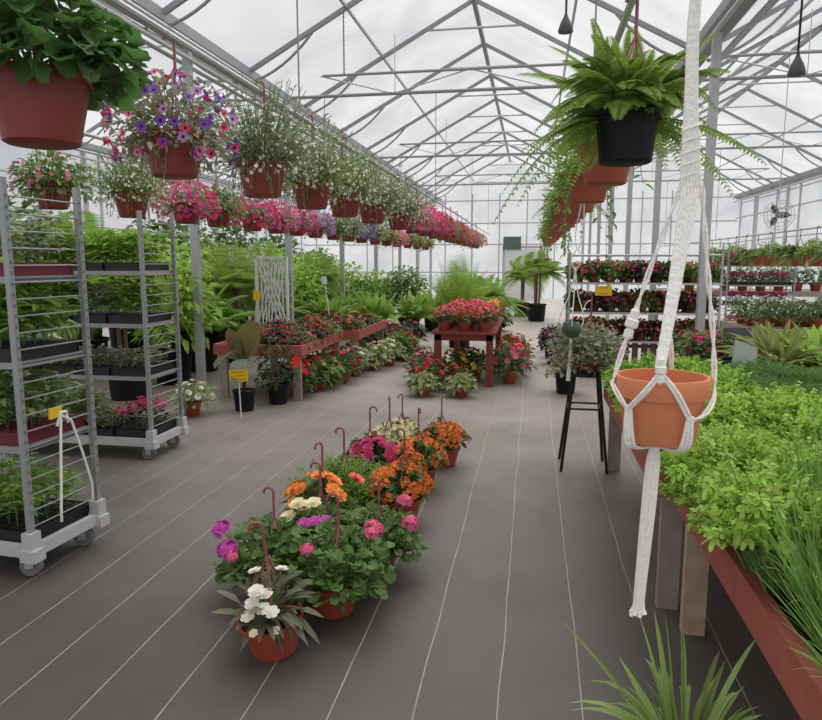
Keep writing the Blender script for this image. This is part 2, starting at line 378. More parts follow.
# frames of the end wall and side walls
for k in range(15):
    x = LWX+.55+k*1.17
    bar('end_wall_stud', (x,Y1-.04,0), (x,Y1-.04,EZ+.3), .05, .05, STEEL)
for z in (1.1, 2.3, 3.2, EZ, EZ+.75): 
    if z < EZ+.5: bar('end_wall_rail', (LWX,Y1-.06,z), (RWX,Y1-.06,z), .04, .05, STEEL)
    else: bar('end_wall_rail', (RX-1.5,Y1-.06,z), (RX+1.5,Y1-.06,z), .04, .05, STEEL)
for s, wx in ((1, RWX), (-1, LWX)):
    for z in (.9, 1.55, 2.35, 3.3): bar('side_wall_rail', (wx-s*.05,Y0,z), (wx-s*.05,Y1,z), .035, .045, STEEL)
    for k in range(16):
        y = Y0+.6+k*2.05; bar('side_wall_stud', (wx-s*.05,y,0), (wx-s*.05,y,EZ), .05, .05, STEEL)
d = sempty('door_1', (-.45, Y1-.1, 0))
obj('door_leaf', (MB().box((0,0,1.05), (1.5,.05,2.1)), WHT), d); obj('door_frame', (MB().box((-.8,0,1.1),(.1,.08,2.2)).box((.8,0,1.1),(.1,.08,2.2)).box((0,0,2.18),(1.7,.08,.1)), STEEL), d)
obj('door_handle', (MB().box((.6,-.06,1.05),(.04,.05,.18)), BLACKM), d)
# hanging rails for the baskets
RAILZ = 2.53
for rx_ in (-1.585, -3.43, .345):
    rr = sempty('basket_rail', (rx_, 0, RAILZ))
    obj('pipe', (MB().tube([(0,.9,0),(0,25,0)], .016, 8), STEEL), rr)
    for y in (4.6, 11.2, 17.8, 24.4):
        obj('support_rod', (MB().tube([(0,y,0),(0,y,EZ+.08-RAILZ+(0 if y in (4.6,11.2,17.8,24.4) else RZ-EZ-.2-abs(rx_-RX)*sl))], .006, 5), WIRE), rr)

# ------------------------------------------------------------------ pots, hangers
def pot_mb(rt, rb, h, rim=.025, m=0):
    mb = MB(); mb.lathe([(rb*.9,0),(rb,.006),(rt*.93,h-rim),(rt,h-rim),(rt*1.02,h-.003),(rt*.99,h),(rt*.93,h-.004),(rt*.92,h-.03),(0.001,h-.03)], 24, m=m); return mb
HP = pot_mb(.145, .1, .19).mesh('pot', POT_red)
FP = pot_mb(.128, .088, .15).mesh('pot', POT_brick)
SP = pot_mb(.075, .055, .12, .018).mesh('pot', POT_brick)
BP = pot_mb(.12, .095, .22).mesh('pot', POT_black)
FBP = pot_mb(.125, .1, .2).mesh('pot', POT_black)
BPL = pot_mb(.22, .18, .38, .03).mesh('pot', POT_black)
def soil_me(r, z): return MB().lathe([(.001,0),(r*.6,.012),(r,0)][::-1], 18, (0,0,z)).mesh('soil', SOIL)
S_HP, S_FP, S_SP, S_BP = soil_me(.132,.163), soil_me(.116,.123), soil_me(.067,.092), soil_me(.11,.193)
def hook_pts(z, s=.03): return [(0,0,z-.09),(0,0,z-.05)]+[(s*(math.cos(a)-1)*-1*0+s-s*math.cos(a), 0, z-.03+s*math.sin(a)) for a in np.linspace(.0,PI*1.15,8)]
def hook_mesh(z, r=.007, up=0): 
    # hook whose crook sits over a pipe at height z
    s = .024; pts = [(s,0,z-.13),(s,0,z-.02)]+[(s*math.cos(a),0,z+s*math.sin(a)) for a in np.linspace(0,PI*1.1,9)]
    return MB().tube(pts, r, 7).mesh('hook', HANG)
def hanger(ht, rr, zrim, n=4, r=.0035):
    mb = MB()
    for k in range(n):
        a = 2*PI*k/n+.6; mb.tube([(rr*math.cos(a),rr*math.sin(a),zrim),(rr*.55*math.cos(a)+.011,rr*.55*math.sin(a),zrim+(ht-zrim)*.42),(.024,0,ht)], r, 5)
    return mb
HANG_H = RAILZ-1.93                                             # basket base to pipe
hang_me = hanger(HANG_H-.12, .143, .185).mesh('hanger', HANG); hang_hook = hook_mesh(HANG_H)
def hung(pot, soil, foliage_parts):
    return [P_('pot', pot, None), P_('soil', soil, None), ('hanger', hang_me, None, None, [('hook', hang_hook, None, None)])]+foliage_parts
FH = .52
fh_me = hanger(FH-.12, .12, .145, 3, .005).mesh('hanger', HANG); fh_hook = hook_mesh(FH, .0062)
def fpot(foliage_parts): return [P_('pot', FP, None), P_('soil', S_FP, None), ('hanger', fh_me, None, None, [('hook', fh_hook, None, None)])]+foliage_parts

# ------------------------------------------------------------------ foliage generators
def bush(mb, n, r, h, z0, L, W, kind=OVAL, droop=.25, lo=-.2, inner=.45, m=0, stems=True, tilt=.5, cx=0., cy=0.):
    p, d = dome(n, r, h, lo, inner); p[:,2] += z0; p[:,0] += cx; p[:,1] += cy
    D = d*np.array((1,1,tilt))+RNG.normal(0,.45,(n,3))+np.array((0,0,.12)); Ls = L*RNG.uniform(.7,1.25,n)
    leaves(mb, p, D, Ls, Ls*W, kind, droop, m=m)
    return p, d
def stems_to(mb, pts, z0, r=.003, m=0, mid=.5):
    for q in pts:
        q = np.array(q); a = np.array((q[0]*.15, q[1]*.15, z0)); b = np.array((q[0]*.55, q[1]*.55, z0+(q[2]-z0)*.7)); mb.tube([a,b,q], r, 4, m)
def trails(mb, n, z0, r, lo, hi, L, W, step=.035, m=0, ms=1, kind=OVAL):
    for k in range(n):
        a = RNG.uniform(0,2*PI); ln = RNG.uniform(lo,hi); out = r*RNG.uniform(.85,1.15); ca, sa = math.cos(a), math.sin(a)
        T = np.linspace(0,1,10); pts = np.stack([(out*(.6+.55*np.sqrt(T))*ca), (out*(.6+.55*np.sqrt(T))*sa), z0+.05*np.sin(PI*T*.9)-ln*T**1.6], 1)
        pts[:,:2] += np.cumsum(RNG.normal(0,.006,(10,2)), 0); mb.tube(pts, .002, 4, ms)
        c = max(5, int(ln/step)); t = np.linspace(.05,1,c)
        pp = np.stack([np.interp(t, T, pts[:,i]) for i in range(3)], 1)
        leaves(mb, pp, RNG.normal(0,1,(c,3))+np.array((ca*.5,sa*.5,-.1)), L*RNG.uniform(.7,1.2,c), L*W, kind, .2, m=m)
def frond(mb, p0, az, el, ln, droop, npin, pin, m=0, ms=1, pw=.28, taper=.6):
    t = np.linspace(0,1,12); ca, sa = math.cos(az), math.sin(az)
    x = ln*t*math.cos(el); z = ln*t*math.sin(el)-droop*ln*t**2.2
    pts = np.stack([p0[0]+x*ca, p0[1]+x*sa, p0[2]+z], 1); mb.tube(pts, np.linspace(.0035,.001,12), 4, ms)
    q = np.linspace(.12,1,npin); pp = np.stack([np.interp(q, t, pts[:,i]) for i in range(3)], 1)
    T = nrm(np.stack([np.interp(q, t, np.gradient(pts[:,i])) for i in range(3)], 1)); side = nrm(np.cross(T, (0,0,1)))
    ll = pin*np.sin(PI*(q*.82+.14))**taper
    for s in (-1,1):
        leaves(mb, pp, side*s+T*.35+np.array((0,0,-.1)), ll, ll*pw+.002, DIAM, .15, .15, m, up=np.cross(side, T)*1.0)

K = {}
# big-leaved basket at the left edge
mb = MB(); p, d = bush(mb, 480, .24, .2, .22, .075, .95, ROUND, .3, -.3, .5); stems_to(mb, p[:40], .17, .004, 1)
K['bigleaf'] = hung(HP, S_HP, [P_('foliage', mb, [G_dark, STEM])])
K['bigleaf'][-1][1].materials[0] = leafm('leaf_lush', '#5C8044')
# petunia baskets: individual trumpet blooms
def petunia_kind(nl, nb, r, h, z0, leaf=G_mid, bloom=.032):
    mb = MB(); p, d = bush(mb, nl, r, h, z0, .045, .5, OVAL, .25, -.55, .4); stems_to(mb, p[:60], .17, .0025, 1); trails(mb, 22, z0+.02, .15, .1, .3, .04, .5)
    return mb
bl = MB(); flowers(bl, [(0,0,0)], [(0,0,1)], 1., _five(5,.66,.15), 0); flowers(bl, [(0,0,.03)], [(0,0,1)], .3, DISC, 1)
bl.lathe([(.05,-.7),(.1,-.3),(.3,-.02)], 8, m=0); BLOOM = bl.mesh('bloom', [F_hot, F_eye])
def petunia(nl, nb, r, h, z0, cols, size=.03):
    parts = [P_('foliage', petunia_kind(nl, nb, r, h, z0), [G_grey, STEM])]
    p, d = dome(nb, r*1.04, h*1.06, -.6, .96); p[:,2] += z0
    return parts, [(tuple(p[i]), nrm(d[i]+RNG.normal(0,.2,3)), cols[RNG.integers(len(cols))], size*RNG.uniform(.85,1.2)) for i in range(nb)]
def add_heads(t, heads, me, name, extra=None):
    for loc, n, colm, s in heads:
        o = obj(name, me, t, loc, Vector(n).to_track_quat('Z','Y').to_euler(), [colm]+(extra or [])); o.scale = (s,)*3
        if name == 'bloom': pass
# one-mesh flowering basket
def basket(leafmats, nl, r, h, z0, L, W, nb, size, fl, kind=OVAL, ntr=10, trl=.25, fkind=FIVE, lo=-.5, cluster=1, flo=-.55, spikes=0):
    mb = MB(); p, d = bush(mb, nl, r, h, z0, L, W, kind, .25, lo, .4); stems_to(mb, p[:50], .17, .0025, 1)
    if ntr: trails(mb, ntr, z0+.02, .15, trl*.4, trl, L*.9, W)
    for k in range(spikes):
        a = RNG.uniform(0,2*PI); el = RNG.uniform(.1,1.4); ln = RNG.uniform(.7,1.45)
        e = np.array((math.cos(a)*math.cos(el)*r*ln*1.1, math.sin(a)*math.cos(el)*r*ln*1.1, z0+math.sin(el)*h*ln*1.25)); b = np.array((e[0]*.3,e[1]*.3,z0-.02))
        c_ = (b+e)/2+np.array((0,0,.03)); mb.tube([b,c_,e], .0018, 4, 1); t = RNG.uniform(0,1,9)[:,None]
        pp = (1-t)**2*b+2*t*(1-t)*c_+t*t*e; leaves(mb, pp, RNG.normal(0,1,(9,3)), L*.8, L*.8*W, kind, .1)
    parts = [P_('foliage', mb, list(leafmats))]
    if nb:
        fb = MB(); p, d = dome(nb, r*1.05, h*1.08, flo, .92); p[:,2] += z0
        if spikes: p[:,:] *= RNG.uniform(.85,1.18,(nb,1))
        flowers(fb, p, d+RNG.normal(0,.35,(nb,3)), size*RNG.uniform(.8,1.25,nb), fkind, 0); parts.append(P_('blossoms', fb, [fl]))
    return parts
K['white_airy'] = hung(HP, S_HP, basket((G_grey, STEM), 900, .33, .25, .21, .038, .4, 280, .0105, F_white, ntr=30, trl=.3, spikes=190))
K['white_airy2'] = hung(HP, S_HP, basket((G_olive, STEM), 860, .31, .23, .21, .036, .45, 230, .0115, F_white, ntr=22, trl=.25, spikes=150))
K['pink_mass'] = hung(HP, S_HP, basket((G_grey, STEM), 420, .3, .23, .17, .045, .55, 300, .024, F_pink, ntr=16, trl=.22))
K['green_mix'] = hung(HP, S_HP, basket((G_mid, STEM), 560, .28, .22, .2, .06, .5, 46, .02, F_coral, ntr=18, trl=.3))
K['green_top'] = hung(HP, S_HP, basket((G_fern, STEM), 420, .25, .22, .22, .07, .4, 0, .02, F_pink, ntr=4, trl=.25, lo=-.1))
K['vine'] = hung(HP, S_HP, basket((G_mid, STEM), 340, .24, .18, .2, .05, .6, 0, .02, F_pink, ntr=9, trl=.6))
# boston fern
def fern_parts(n=150, ln=.5, z0=.2, npin=34, pin=.055, m=G_fern, dr=(.2,.85)):
    mb = MB()
    for k in range(n):
        el = RNG.choice([RNG.uniform(.05,.7), RNG.uniform(.5,1.2), RNG.uniform(.9,1.4)])
        az = RNG.uniform(0,2*PI); front = math.cos(az+PI/2+.5) > .6
        frond(mb, (RNG.normal(0,.03),RNG.normal(0,.03),z0-.03), az, max(el,.75) if front else el, ln*RNG.uniform(.7,1.15)*(.7 if front else 1), RNG.uniform(*dr), npin, pin)
    return [P_('fronds', mb, [m, STEM])]
K['fern'] = hung(FBP, S_HP, fern_parts())
K['fern_bushy'] = hung(HP, S_HP, fern_parts(95, .42, .2, 18, .065, m=G_mid, dr=(.5,1.1)))
K['fern_small'] = hung(HP, S_HP, fern_parts(60, .42, .2, 20, .06, dr=(.2,.7)))
# floor-row plants -----------------------------------------------------------
def umbel(n, r, size, kind=FIVE):
    mb = MB(); p, d = dome(n, r, r*.8, -.35, .8); flowers(mb, p, d+RNG.normal(0,.15,(n,3)), size, kind); return mb
UMB = umbel(34, .042, .018).mesh('flower_head', [F_pink]); CLUS = umbel(9, .028, .015, FIVE).mesh('flower_head', [F_orange])
DBL = MB(); flowers(DBL, [(0,0,0)], [(0,0,1)], 1, DOUBLE); flowers(DBL, [(0,0,.2)], [(0,0,1)], .4, DOUBLE); DBL = DBL.mesh('flower_head', [F_white])
def gero_foliage(n=420, r=.25, h=.19, z0=.185):
    mb = MB(); p, d = bush(mb, n, r, h, z0, .055, 1., ROUND, .12, -.3, .45, tilt=.2); stems_to(mb, p[:70], .12, .003, 1); return mb.mesh('foliage', [G_gero, STEM])
GERO = [gero_foliage(), gero_foliage()]
def heads_dome(n, r, h, z0, s, lo=.1, azr=None):
    p, d = dome(n, r, h, lo, .95); p[:,2] += z0; return [(tuple(p[i]), d[i], None, s*RNG.uniform(.9,1.12)) for i in range(n)]
def mound(n, r, h, z0, L, W, leaf, kind=OVAL, lo=-.3):
    mb = MB(); p, d = bush(mb, n, r, h, z0, L, W, kind, .25, lo, .4); stems_to(mb, p[:50], .12, .003, 1); return mb.mesh('foliage', [leaf, STEM])
KAL = mound(230, .17, .16, .18, .055, .7, G_dark, OVAL, -.05); BEG = mound(200, .17, .13, .17, .075, .6, G_gero, OVAL, -.05)
TAU = MB(); n_ = 84; p, d = dome(n_, .12, .11, -.05, .3); p[:,2] += .17
leaves(TAU, p, d+RNG.normal(0,.35,(n_,3)), .13*RNG.uniform(.7,1.2,n_), .032, OVAL, .25); stems_to(TAU, p[:30], .12, .003, 1); TAU = TAU.mesh('foliage', [G_taupe, STEM])
def feather():
    mb = MB()
    for k in range(300):
        a = RNG.uniform(0,2*PI); el = RNG.uniform(.25,1.5); L = RNG.uniform(.18,.32)
        d = np.array((math.cos(a)*math.cos(el), math.sin(a)*math.cos(el), math.sin(el))); b = np.array((d[0]*.05,d[1]*.05,.12)); e = b+d*L-np.array((0,0,.04))
        mb.tube([b, (b+e)/2+np.array((0,0,.02)), e], .0015, 4, 1); t = np.linspace(.3,1,16)[:,None]
        leaves(mb, b+(e-b)*t, RNG.normal(0,.8,(16,3))+d*.5, .03, .009, DIAM, .1)
    return mb.mesh('foliage', [G_bright, STEM])
FEA = feather()
ROWG = 'potted hanging baskets standing in the aisle row'
def floor_pot(name, label, x, y, fol, heads, hme, rz=0, sc=1., tilt=None, stalks=True, hook=True, base=None):
    kind = fpot([('foliage', fol, None, None, [])]) if hook else [P_('pot', FP, None), P_('soil', S_FP, None), ('foliage', fol, None, None, [])]
    t = spawn(kind, name, label, 'potted flower', (x,y,0), rz, ROWG, sc, tilt=tilt)
    if heads and stalks:
        mb = MB()
        for loc, n, c, s in heads:
            q = np.array(loc); mb.tube([(q[0]*.25,q[1]*.25,.14),(q[0]*.75,q[1]*.75,.14+(q[2]-.14)*.62),tuple(q)], .003, 5)
        obj('flower_stalks', (mb, STEM), t)
    add_heads(t, heads, hme, 'flower_head'); return t
def H(lst, colm, s): return [((x,y,z), nrm((x*1.6,y*1.6,.5)), colm, s*RNG.uniform(.92,1.1)) for x,y,z in lst]
def recol(h, c): return [(a,b,c,s) for a,b,_,s in h]
# right-hand column, front to back
floor_pot('begonia_pot', 'frontmost aisle pot with white double begonias and taupe narrow leaves', -.985, 2.42, TAU,
  H([(-.05,-.1,.27),(-.015,-.12,.25),(-.03,-.09,.31),(-.07,-.12,.235),(0,-.08,.285),(.015,-.13,.235)], F_white, .032)+H([(.07,.04,.31),(-.03,.03,.33)], F_white, .026)+H([(-.06,-.15,.18),(.02,-.15,.17)], F_cream, .019), DBL, .4, 1.02, (.04,-.12))
floor_pot('geranium_pot', 'aisle pot of round geranium leaves with two small pink heads, behind white begonia', -.84, 2.76, GERO[0],
  H([(-.1,-.12,.34),(.17,.02,.35)], F_rose, .75), UMB, .2)
floor_pot('geranium_pot', 'aisle pot of dark geranium leaves with bright pink heads on its right side', -.74, 3.14, GERO[1],
  H([(.2,-.02,.31),(.14,.12,.38),(.04,-.2,.34)], F_rose, 1.05), UMB, 0, .92)
floor_pot('kalanchoe_pot', 'nearest of the three orange kalanchoe pots down the right of the aisle row', -.75, 3.86, KAL,
  recol(heads_dome(62, .18, .15, .175, 1., .1), F_orange), CLUS, 0, 1.05)
floor_pot('kalanchoe_pot', 'middle of the three orange kalanchoe pots down the right of the aisle row', -.74, 4.5, KAL,
  recol(heads_dome(62, .18, .15, .175, 1., .1), F_orange), CLUS, 2, 1.03)
floor_pot('kalanchoe_pot', 'farthest of the three orange kalanchoe pots down the right of the aisle row', -.64, 5.05, KAL,
  recol(heads_dome(56, .175, .15, .175, 1., .1), F_orange), CLUS, 4, 1.)
# left-hand column
floor_pot('geranium_pot', 'aisle pot of geranium leaves with two hot pink heads on its left', -1.18, 2.87, GERO[1],
  H([(-.19,-.13,.37),(-.13,-.2,.30)], F_violet, 1.05)+H([(-.09,-.24,.29)], F_rose, .7), UMB, 0, .95)
floor_pot('begonia_pot', 'aisle pot with cream double begonias and one magenta head', -1.05, 3.17, BEG,
  H([(-.06,-.1,.36),(.02,-.1,.37),(-.1,-.13,.3),(-.04,-.06,.33)], F_cream, .042)+H([(.05,-.17,.31),(.0,-.19,.3),(.1,-.16,.31)], F_violet, .033), DBL, 0, 1.02)
floor_pot('begonia_pot', 'aisle pot heaped with orange begonias behind the cream ones', -1.13, 3.47, BEG,
  recol(heads_dome(26, .2, .2, .17, .042, .15), F_orange)+H([(.12,-.15,.35),(.16,-.12,.34)], F_coral, .045), DBL, 1, 1.05)
floor_pot('feathery_pot', 'aisle pot of fine feathery green foliage without flowers, behind orange begonias', -1.11, 3.82, FEA, [], DBL, 0, 1.05)
floor_pot('geranium_pot', 'aisle pot of dark green leaves between feathery plant and magenta blooms', -1.07, 4.15, GERO[0], [], UMB, 2, .72)
floor_pot('kalanchoe_pot', 'aisle pot covered in deep magenta blooms', -1.05, 4.44, KAL, recol(heads_dome(34, .185, .16, .17, .042, .25), F_mag), DBL, 3, 1.05)
floor_pot('kalanchoe_pot', 'nearer of the two aisle pots covered in creamy white blooms', -1.01, 4.78, KAL, recol(heads_dome(70, .185, .15, .175, 1.0, .2), F_cream), CLUS, 5, 1.06)
floor_pot('kalanchoe_pot', 'rear of the two aisle pots covered in creamy white blooms', -.99, 5.1, KAL, recol(heads_dome(60, .175, .15, .175, 1.0, .2), F_cream), CLUS, 1, .98)

# ------------------------------------------------------------------ hanging baskets
BZ = RAILZ-HANG_H
G1 = 'hanging baskets over the left side of the aisle'; G2 = 'hanging baskets of the far left row'; G3 = 'hanging baskets over the right side of the aisle'
LX = -1.585-.0
spawn(K['bigleaf'], 'hanging_basket', 'hanging oxblood pot of large green leaves at top left corner', 'hanging basket', (-1.515,1.96,BZ-.02), .3, G1, 1.1)
parts, heads = petunia(800, 150, .285, .24, .2, [F_hot, F_hot, F_rose, F_purp, F_lil], .021)
t = spawn(hung(HP, S_HP, parts), 'hanging_basket', 'hanging oxblood pot of mixed pink and purple petunias, second in its row', 'hanging basket', (-1.61,2.94,BZ), 0, G1)
add_heads(t, [h if h[0][0] < .02 or h[2] in (F_purp, F_lil) or i % 3 == 0 else (h[0],h[1],F_purp,h[3]) for i, h in enumerate(heads)], BLOOM, 'bloom')
row1 = [(3.91,'white_airy','airy stems with tiny white flowers',None),(4.83,'white_airy2','loose green stems and tiny white flowers',None),(5.72,'white_airy2','sparse white flowers above trailing green',None),
  (6.75,'white_airy','wispy white flowers on tall stems',None),(8.1,'white_airy','white flowers over dense green',None),(9.2,'pink_mass','pale pink petunias',F_pink),(10.2,'pink_mass','hot pink petunias',F_hot),(11.2,'pink_mass','deep magenta petunias',F_mag),(12.2,'green_mix','mixed green leaves and coral flowers',None),
  (13.2,'pink_mass','dusky rose petunias',F_mag),(14.3,'green_mix','leafy stems and pale coral dots',F_pink),(15.4,'pink_mass','coral pink flowers',F_coral),(16.6,'pink_mass','faded lilac flowers',F_lil),(17.9,'green_mix','green foliage with a few rosy flowers',F_rose),(19.2,'pink_mass','reddish flowers at far end',F_coral)]
for i, (y, k, de, c) in enumerate(row1):
    spawn(K[k], 'hanging_basket', 'hanging basket of %s, %s along left aisle row' % (de, ORD[i+2]), 'hanging basket', (LX,y,BZ), i*1.3, G1, 1.05, {'blossoms':[c]} if c else None)
row2 = [(4.51,'green_mix','bushy green leaves and pale pink flowers',F_pink),(5.5,'white_airy2','fine white flowers',None),(6.45,'pink_mass','bright pink flowers spilling over',F_hot),(7.15,'green_mix','coral dots on dark leaves',F_coral),(8.1,'pink_mass','magenta pink petunias',F_hot),(8.9,'pink_mass','soft pink petunias',F_pink),(9.7,'pink_mass','crimson magenta petunias',F_mag),
  (10.6,'pink_mass','lilac petunias',F_lil),(11.6,'green_mix','pale green trailing leaves',F_white),(12.6,'white_airy','white flowers',None),(13.6,'pink_mass','purple petunias',F_purp),(14.8,'white_airy2','grey green leaves',None),(16.,'green_mix','coral flowers',F_coral),(17.3,'pink_mass','rose flowers',F_rose),(18.8,'green_mix','dark leaves',F_red),(20.3,'green_mix','red flowers among leaves',F_red),(22.,'green_mix','distant red flowers',F_coral)]
for i, (y, k, de, c) in enumerate(row2):
    x = -3.43
    spawn(K[k], 'hanging_basket', 'hanging basket of %s, %s along far left row' % (de, ORD[i]), 'hanging basket', (x,y,BZ), i*1.7, G2, 1.05 if i else .95, {'blossoms':[c]} if c else None)
spawn(K['fern'], 'hanging_fern', 'large boston fern in black hanging pot over the aisle', 'hanging basket', (.345,2.85,BZ), .5, G3, 1.)
for i, y in enumerate((3.6, 4.65, 5.5, 6.3, 7.1, 7.9, 8.8, 9.8, 11., 12.4, 14., 15.8, 17.6)):
    k = ('green_top','vine','green_top','fern_small','green_top','vine')[i % 6]
    de = {'vine':'trailing leafy vines','fern_small':'drooping ferns','green_top':'upright leafy stems'}[k]
    spawn(K[k], 'hanging_basket', 'hanging brick-red basket of %s, %s behind the black fern pot' % (de, ORD[i]), 'hanging basket', (.345,y,BZ), i*2.1, G3, 1.0, {'blossoms':[F_coral],'pot':[POT_brick]})
# ferns along the right-hand side
FR = 'fern baskets along the right-hand rail'
side_rail = sempty('basket_rail', (4.35,0,2.08)); obj('pipe', (MB().tube([(0,8.5,0),(0,26,0)], .016, 8), STEEL), side_rail)
for y in (11.2, 17.8, 24.4): obj('support_rod', (MB().tube([(0,y,0),(0,y,EZ+.08-2.08)], .006, 5), WIRE), side_rail)
for i in range(13):
    y = 9.5+i*.72
    spawn(K['fern_bushy'] if i % 3 else K['green_top'], 'hanging_fern', 'green %s basket on the far right rail, %s from the near end' % ('fern' if i % 3 else 'leafy', ORD[i]), 'hanging basket', (4.35,y,2.08-HANG_H), i*1.1, FR, 1.0, {'blossoms':[F_coral],'pot':[POT_brick]})

# ------------------------------------------------------------------ trolleys with seedling trays
STEELP = mat('trolley_steel', '#A2A4A6', .5, .4, var=.15, scale=8); DKH = mat('punched_hole', '#74767A', .7)
def trolley_kind():
    W, L, Ht = .47, 1.30, 1.93
    parts = []
    pm = MB().box((0,0,Ht/2+.06), (.028,.028,Ht-.12)); 
    for z in np.arange(.35,1.9,.05): pm.box((.017,0,z), (.002,.008,.016), m=1)
    pm = pm.mesh('post', [STEELP, DKH])
    cb = MB().box((0,0,.19),(.06,.06,.12)).box((0,0,.135),(.085,.075,.06)).mesh('corner_socket', BASEW)
    for x in (-L,0):
        for y in (0,W): parts.append(('post', pm, (x,y,0), None, [('corner_socket', cb, None, None)]))
    base = MB().box((-L/2,W/2,.15),(L-.02,W-.02,.025)).box((-L/2,0,.15),(L,.035,.06)).box((-L/2,W,.15),(L,.035,.06)).box((0,W/2,.15),(.035,W,.06)).box((-L,W/2,.15),(.035,W,.06))
    parts.append(P_('base', base, BASEW))
    for x in (-L,0):
        g = MB()
        for z in np.arange(.27,1.9,.079): g.tube([(x,0,z),(x,W,z)], .0038, 6)
        parts.append(P_('end_grid', g, STEELP))
    for z in (.665,1.075,1.48):
        s = MB().box((-L/2,W/2,z-.012),(L-.04,W-.03,.012))
        for y in (.015,W-.015): s.box((-L/2,y,z-.012),(L-.03,.02,.03))
        for x in (-.03,-L+.03): s.box((x,W/2,z-.012),(.02,W-.03,.03))
        parts.append(P_('shelf', s, STEELP))
    fork = MB().box((0,-.028,.085),(.04,.005,.08)).box((0,.028,.085),(.04,.005,.08)).box((0,0,.12),(.06,.06,.01)).mesh('caster_fork', STEEL)
    wh = MB(); 
    ang = [(.05,-.02),(.054,-.014),(.054,.014),(.05,.02)]
    V = []; n = 20
    for r, yy in [(.001,-.02)]+ang+[(.001,.02)]:
        for j in range(n): V.append((r*math.cos(2*PI*j/n), yy, .054+r*math.sin(2*PI*j/n)))
    wh.add(V, [(i*n+j, (i+1)*n+j, (i+1)*n+(j+1) % n, i*n+(j+1) % n) for i in range(5) for j in range(n)]); wh = wh.mesh('wheel', RUB)
    for x in (-L+.06,-.06):
        for y in (.05,W-.05): parts.append(('wheel', wh, (x,y,0), (0,0,.3), [('caster_fork', fork, None, None)]))
    return parts
TR = trolley_kind()
spawn(TR, 'plant_trolley', 'galvanized plant trolley nearest the camera at left edge of aisle', 'plant trolley', (-2.37,2.78,0), -.07, 'plant trolleys')
spawn(TR, 'plant_trolley', 'galvanized plant trolley standing behind the front trolley at left', 'plant trolley', (-2.9,4.74,0), -.0, 'plant trolleys')
spawn(TR, 'plant_trolley', 'distant trolley stacked with pink flower trays near right wall', 'plant trolley', (5.3,15.2,0), 0, 'plant trolleys')
def tray_mb():
    mb = MB(); w, l, h = .29, .44, .068
    mb.box((0,0,.004),(w-.03,l-.03,.008))
    for s in (-1,1):
        mb.box((s*(w/2-.008),0,h/2),(.008,l,h)); mb.box((0,s*(l/2-.008),h/2),(w,.008,h)); mb.box((s*(w/2-.003),0,h-.004),(.016,l+.01,.008)); mb.box((0,s*(l/2-.003),h-.004),(w+.01,.016,.008))
    for i in range(4):
        for j in range(6): mb.box((-.098+i*.0655, -.165+j*.066, .04),(.056,.056,.06))
    return mb
TB = tray_mb().mesh('tray', TRAYB); TM = tray_mb().mesh('tray', TRAYR)
def seed_foliage(hgt, L, W, leaf, kind=OVAL, per=9, spread=.03, fl=None, fs=.02):
    mb = MB(); fb = MB()
    for i in range(4):
        for j in range(6):
            x, y = -.098+i*.0655+RNG.normal(0,.006), -.165+j*.066+RNG.normal(0,.006); hh = hgt*RNG.uniform(.75,1.15)
            tp = np.array((x+RNG.normal(0,.02), y+RNG.normal(0,.02), .07+hh)); b = np.array((x,y,.06)); mb.tube([b,(b+tp)/2,tp], .002, 4, 1)
            t = RNG.uniform(.2,1,per)[:,None]; a = RNG.uniform(0,2*PI,per); D = np.stack([np.cos(a),np.sin(a),RNG.uniform(-.1,.9,per)],1)
            leaves(mb, b+(tp-b)*t, D, L*RNG.uniform(.7,1.2,per), L*W, kind, .35)
            if fl: flowers(fb, tp+RNG.normal(0,spread,(4,3))*np.array((1,1,.5)), RNG.normal(0,.4,(4,3))+np.array((0,0,1)), fs, FIVE)
    r = [P_('foliage', mb, [leaf, STEM])]
    if fl: r.append(P_('blossoms', fb, [fl]))
    return r
ST = {'tall': seed_foliage(.27,.085,.45,G_bright,OVAL,22), 'feather': seed_foliage(.22,.085,.6,G_lime,LOBED,22), 'low': seed_foliage(.11,.055,.5,G_grey,OVAL,14), 'mid': seed_foliage(.24,.075,.45,leafm('leaf_seedling','#93A76A'),OVAL,20), 'pale': seed_foliage(.26,.09,.3,G_bright,OVAL,11), 'pink': seed_foliage(.17,.04,.6,G_purple,OVAL,8,.03,F_hot,.022), 'dusty': seed_foliage(.22,.065,.45,leafm('leaf_soft','#A4B088'),OVAL,20)}
SHN = ['bottom deck','third shelf down','second shelf down','top shelf']; POSN = ['nearest the aisle','second from aisle','third from aisle','farthest from aisle']
def stock(tx, ty, who, plan, rz, grp):
    for si, z in enumerate((.1645,.663,1.073,1.478)):
        for k in range(4):
            kd = plan[si][k]
            if not kd: continue
            kind, red, dz = (kd+(0,))[:3] if isinstance(kd, tuple) else (kd, False, 0)
            lx, ly = -.19-k*.305, .25; x = tx+lx*math.cos(rz)-ly*math.sin(rz); y = ty+lx*math.sin(rz)+ly*math.cos(rz)
            de = {'tall':'tall green seedlings','feather':'bright feathery seedlings','low':'low grey green seedlings','mid':'leafy green seedlings','pale':'slender bright green seedlings','pink':'pink flowering plants','dusty':'soft grey green seedlings'}[kind]
            spawn([P_('tray', TM if red else TB, None)]+ST[kind], 'seedling_tray', '%s tray, %s, %s of %s, %s' % ('maroon' if red else 'black', de, SHN[si], who, POSN[k]), 'seedling tray', (x,y,z+.0), rz+(PI if k % 2 else 0), grp)
stock(-2.37, 2.78, 'front trolley', [['pale']*4, [('mid',True),'mid','tall','mid'], ['tall']*4, [('dusty',True)]*4], -.07, 'trays on the front trolley')
stock(-2.9, 4.74, 'rear trolley', [['pink','low','mid','mid'], ['low']*4, ['tall','dusty','tall','tall'], ['feather']*4], 0, 'trays on the rear trolley')
